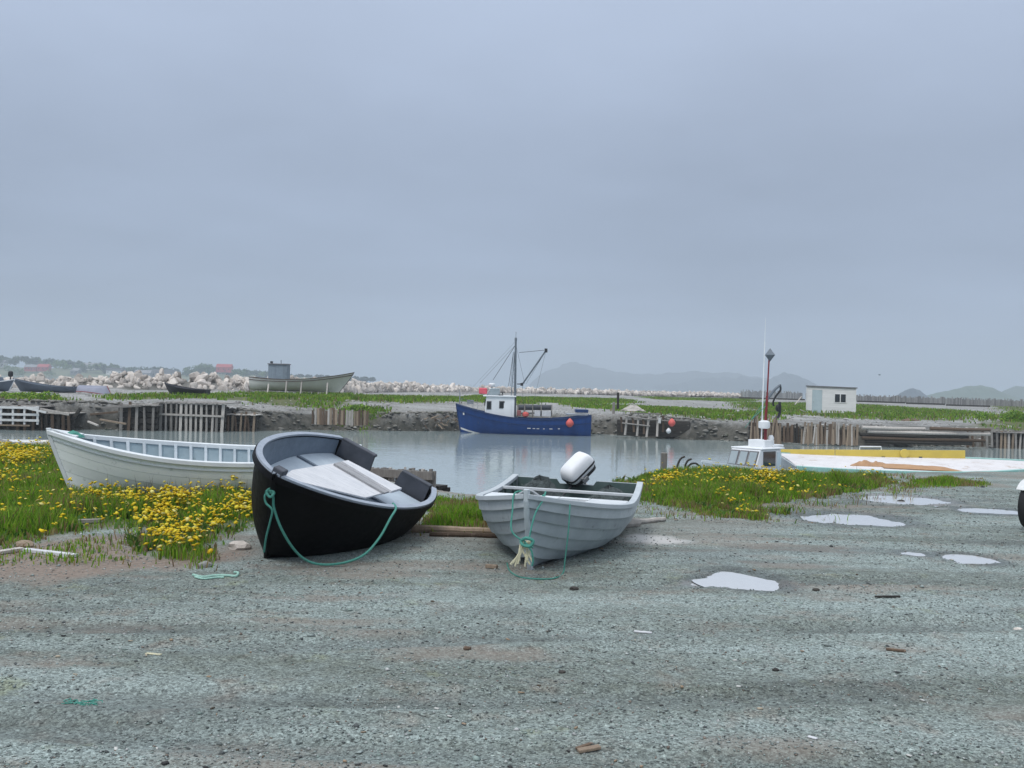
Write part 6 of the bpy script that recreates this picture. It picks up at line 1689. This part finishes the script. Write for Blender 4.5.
# small chips and litter on the gravel
gs0 = np.random.default_rng(900); n = 260
y_ = 3.9 + 11 * gs0.random(n) ** 1.4; x_ = (gs0.random(n) * 2 - 1) * y_ * .53
mk0 = (y_ < shore_y(x_) - .3)
for (cx, cy, rx, ry, dep) in PUD: mk0 &= (((x_ - cx) / rx) ** 2 + ((y_ - cy) / ry) ** 2) > 1.2
x_, y_ = x_[mk0], y_[mk0]; z_ = Hnear(x_, y_); Vs, Fs, Cs = [], [], []; nv = 0
for i in range(len(x_)):
    a = gs0.uniform(0, 6.28); l = gs0.uniform(.008, .028) * (1.7 if gs0.random() < .12 else 1); w = l * gs0.uniform(.2, .7); t_ = gs0.uniform(.003, .010)
    bx = np.array([(sx * l, sy * w, sz * t_) for sx in (-.5, .5) for sy in (-.5, .5) for sz in (0, 1.)]) * (1 + gs0.normal(0, .12, (8, 3)))
    rot = np.array([[math.cos(a), -math.sin(a), 0], [math.sin(a), math.cos(a), 0], [0, 0, 1]])
    Vs.append(bx @ rot.T + np.array([x_[i], y_[i], z_[i] + .001])); Fs.append(np.array([(0, 1, 3, 2), (4, 6, 7, 5), (0, 4, 5, 1), (2, 3, 7, 6), (0, 2, 6, 4), (1, 5, 7, 3)]) + nv); nv += 8
    c_ = np.array([(.50, .50, .47), (.30, .22, .15), (.04, .04, .04), (.09, .07, .05), (.42, .36, .27), (.22, .24, .22)])[gs0.choice(6, p=[.16, .2, .22, .2, .1, .12])]
    Cs.append(np.repeat(c_[None], 8, 0))
me = mesh_np('gravel_litter', np.concatenate(Vs), np.concatenate(Fs), None, np.concatenate(Cs))
tag(link('gravel_litter', me, M['pebble']), 'small wood chips, shells and litter strewn over the gravel', kind='stuff')
# far grass
g = np.random.default_rng(600)
Pf = []
for P in FG:
    pa = np.array(P); area = np.ptp(pa[:, 0]) * np.ptp(pa[:, 1])
    q, e = scatter(P, int(min(max(area * 22, 3000), 26000)), g, 0, 6.0)
    Pf.append(q)
q = np.concatenate(Pf); q = q[(q[:, 1] - fw(q[:, 0]) > .6) & (fbm(q[:, 0] * .5, q[:, 1] * .3, 611) > .38)]
z = Hfar(q[:, 0], q[:, 1]); n = len(q)
h = .16 + .22 * fbm(q[:, 0] * .7, q[:, 1] * .7, 620) * (1 + .6 * g.random(n))
c = GREENS[g.choice(5, n, p=[.25, .3, .15, .2, .1])] * (.6 + .6 * g.random((n, 1))) * (.55 + .8 * fbm(q[:, 0] * .8, q[:, 1] * .5, 640))[:, None]
blades('far_grass', 'bright grass growing in strips on the far spit', np.stack([q[:, 0], q[:, 1], z], 1), h, .07 + .05 * g.random(n), c, 630, lean=.5)
# shrubs on the far right and grass mound on the far left
def shrub(label, px, py, d, w, hgt, n, seed):
    g = np.random.default_rng(seed); q = at(px, py, d); zb = far_z(q.x, d) - .05
    o = thing('shrub', label, 'shrub', (q.x, d, zb))
    u = g.normal(size=(n, 3)); u /= np.linalg.norm(u, axis=1)[:, None]; u[:, 2] = np.abs(u[:, 2])
    p = u * (g.random(n) ** .4)[:, None] * np.array([w, w * .7, hgt]) * (.7 + .5 * fbm(u[:, 0] * 2 + seed, u[:, 2] * 3, seed))[:, None]
    s = .05 + .06 * g.random(n); a = g.normal(size=(n, 3)); a /= np.linalg.norm(a, axis=1)[:, None]; b = np.cross(a, g.normal(size=(n, 3))); b /= np.linalg.norm(b, axis=1)[:, None]
    V = np.stack([p - a * s[:, None], p + b * s[:, None] * .6, p + a * s[:, None], p - b * s[:, None] * .6], 1).reshape(-1, 3)
    c = GREENS[g.choice(4, n)] * (.6 + .7 * g.random((n, 1)))
    link('foliage', mesh_np('foliage', V, np.arange(len(V)).reshape(-1, 4), None, np.repeat(c, 4, 0)), M['leaf'], o)
    mb = MB()
    for k in range(5): mb.tube([(0, 0, 0), (w * .4 * math.cos(k * 1.3), w * .3 * math.sin(k * 1.3), hgt * .7)], .03, 5, .01)
    mb.build('stem', M['bark'], o)
shrub('round green shrub at the right end of the far bank', 1018, 410, 90, 1.6, 1.1, 1800, 701)
shrub('low green shrub on the gravel above the stake crib', 358, 406, 78, 1.4, .55, 1200, 702)
shrub('low spreading shrub on the grass near the timber breakwater', 985, 412, 100, 1.3, .6, 1000, 703)
shrub('rank weed clump over the old palings on the far left', 20, 400, 71, 3.0, .6, 2200, 704)
shrub('weed clump at the right end of the old palings', 47, 403, 69, 1.3, .7, 900, 705)

# bank stones along the far waterline
gs = np.random.default_rng(800)
n = 2600; x = gs.uniform(-45, 48, n); y = fw(x) + gs.uniform(-.5, 1.6, n); z = Hfar(x, y)
m = z > WATER - .2; x, y, z = x[m], y[m], z[m]
Vs, Fs = [], []; nv = 0
for i in range(len(x)):
    k = int(gs.integers(9)); s = gs.uniform(.12, .45) * (1.3 if gs.random() < .1 else 1)
    v = base_v[k] * np.array([s * 1.3, s, s * .7]) @ np.array(Euler((0, 0, gs.uniform(0, 6))).to_matrix()).T + np.array([x[i], y[i], z[i] + s * .1]); Vs.append(v); Fs.append(base_f[k] + nv); nv += len(v)
me = mesh_np('bank_stones', np.concatenate(Vs), None, np.concatenate(Fs))
M['bank_stone'] = pmat('dark bank stone', (.13, .125, .11), (.20, .19, .17), 1.2, rough=.85, bump=.3, wear=(.07, .075, .05), wear_amt=.52, wear_scale=.7, vary=0)
tag(link('bank_stones', me, M['bank_stone']), 'stones and weed along the far waterline', kind='stuff')
# rubble strewn over the far gravel
n = 5200; y = 68 + 90 * gs.random(n) ** 1.8; x = (gs.random(n) * 2 - 1) * y * .56; mk_ = (y > fw(x) + 1.0) & (fbm(x * .3, y * .2, 821) > .47); x, y = x[mk_], y[mk_]; z = Hfar(x, y); Vs, Fs = [], []; nv = 0
for i in range(len(x)):
    k = int(gs.integers(9)); s = gs.uniform(.10, .26) * (1.9 if gs.random() < .06 else 1)
    v = base_v[k] * np.array([s * 1.3, s, s * .7]) @ np.array(Euler((0, 0, gs.uniform(0, 6))).to_matrix()).T + np.array([x[i], y[i], z[i] + s * .12]); Vs.append(v); Fs.append(base_f[k] + nv); nv += len(v)
M['rubble'] = pmat('pale rubble', (.36, .35, .33), (.26, .25, .24), 1.2, rough=.85, bump=.3, vary=0, island=.45)
me = mesh_np('far_rubble', np.concatenate(Vs), None, np.concatenate(Fs)); tag(link('far_rubble', me, M['rubble']), 'pale rubble strewn over the gravel of the far spit', kind='stuff')
# near bank stones
n = 900; x = gs.uniform(-14, 16, n); y = shore_y(x) + gs.uniform(.7, 2.6, n); z = Hnear(x, y); Vs, Fs = [], []; nv = 0
for i in range(n):
    k = int(gs.integers(9)); s = gs.uniform(.05, .22)
    v = base_v[k] * np.array([s * 1.3, s, s * .7]) @ np.array(Euler((0, 0, gs.uniform(0, 6))).to_matrix()).T + np.array([x[i], y[i], z[i] + s * .1]); Vs.append(v); Fs.append(base_f[k] + nv); nv += len(v)
me = mesh_np('shore_stones', np.concatenate(Vs), None, np.concatenate(Fs)); tag(link('shore_stones', me, M['bank_stone']), 'stones on the slope of the near shore', kind='stuff')

# ------------------------------------------------------------------ haze
mb = MB(); mb.box((0, 2300, 70 - 4), (7800, 5200, 148)); 
hz = mb.build('haze', None); tag(hz, kind='stuff')
hm_ = bpy.data.materials.new('sea mist'); hm_.use_nodes = True; t = hm_.node_tree; t.nodes.clear()
vo = t.nodes.new('ShaderNodeVolumePrincipled'); vo.inputs['Color'].default_value = (.60, .65, .71, 1); vo.inputs['Density'].default_value = .00053; vo.inputs['Anisotropy'].default_value = 0.0
ou = t.nodes.new('ShaderNodeOutputMaterial'); t.links.new(vo.outputs[0], ou.inputs['Volume'])
hz.data.materials.append(hm_)

# families of like things
GROUPS = {'house': 'houses on the far shore', 'dory': 'dories hauled out on the far bank', 'buoy': 'buoys hanging along the far bank', 'stone': 'stones lying on the gravel',
          'loose_plank': 'loose planks and sticks on the gravel', 'driftwood_log': 'driftwood logs by the near boats', 'shrub': 'shrubs on the far bank', 'stake_wall': 'stake walls of the far bank',
          'mooring_post': 'mooring posts on the far bank', 'driftwood_pole': 'driftwood at the far docks', 'fallen_beam': 'fallen beams at the far docks', 'oar': 'oars in the white boat',
          'net_heap': 'net heaps in the grey boat', 'tarpaulin': 'tarpaulins on the decked boat', 'leaning_plank': 'planks beside the shed', 'litter_strip': 'litter on the gravel', 'rope_scrap': 'rope scraps on the gravel'}
for o in list(bpy.data.objects):
    if o.parent is None and 'label' in o and o.name.split('.')[0] in GROUPS:
        o['group'] = GROUPS[o.name.split('.')[0]]
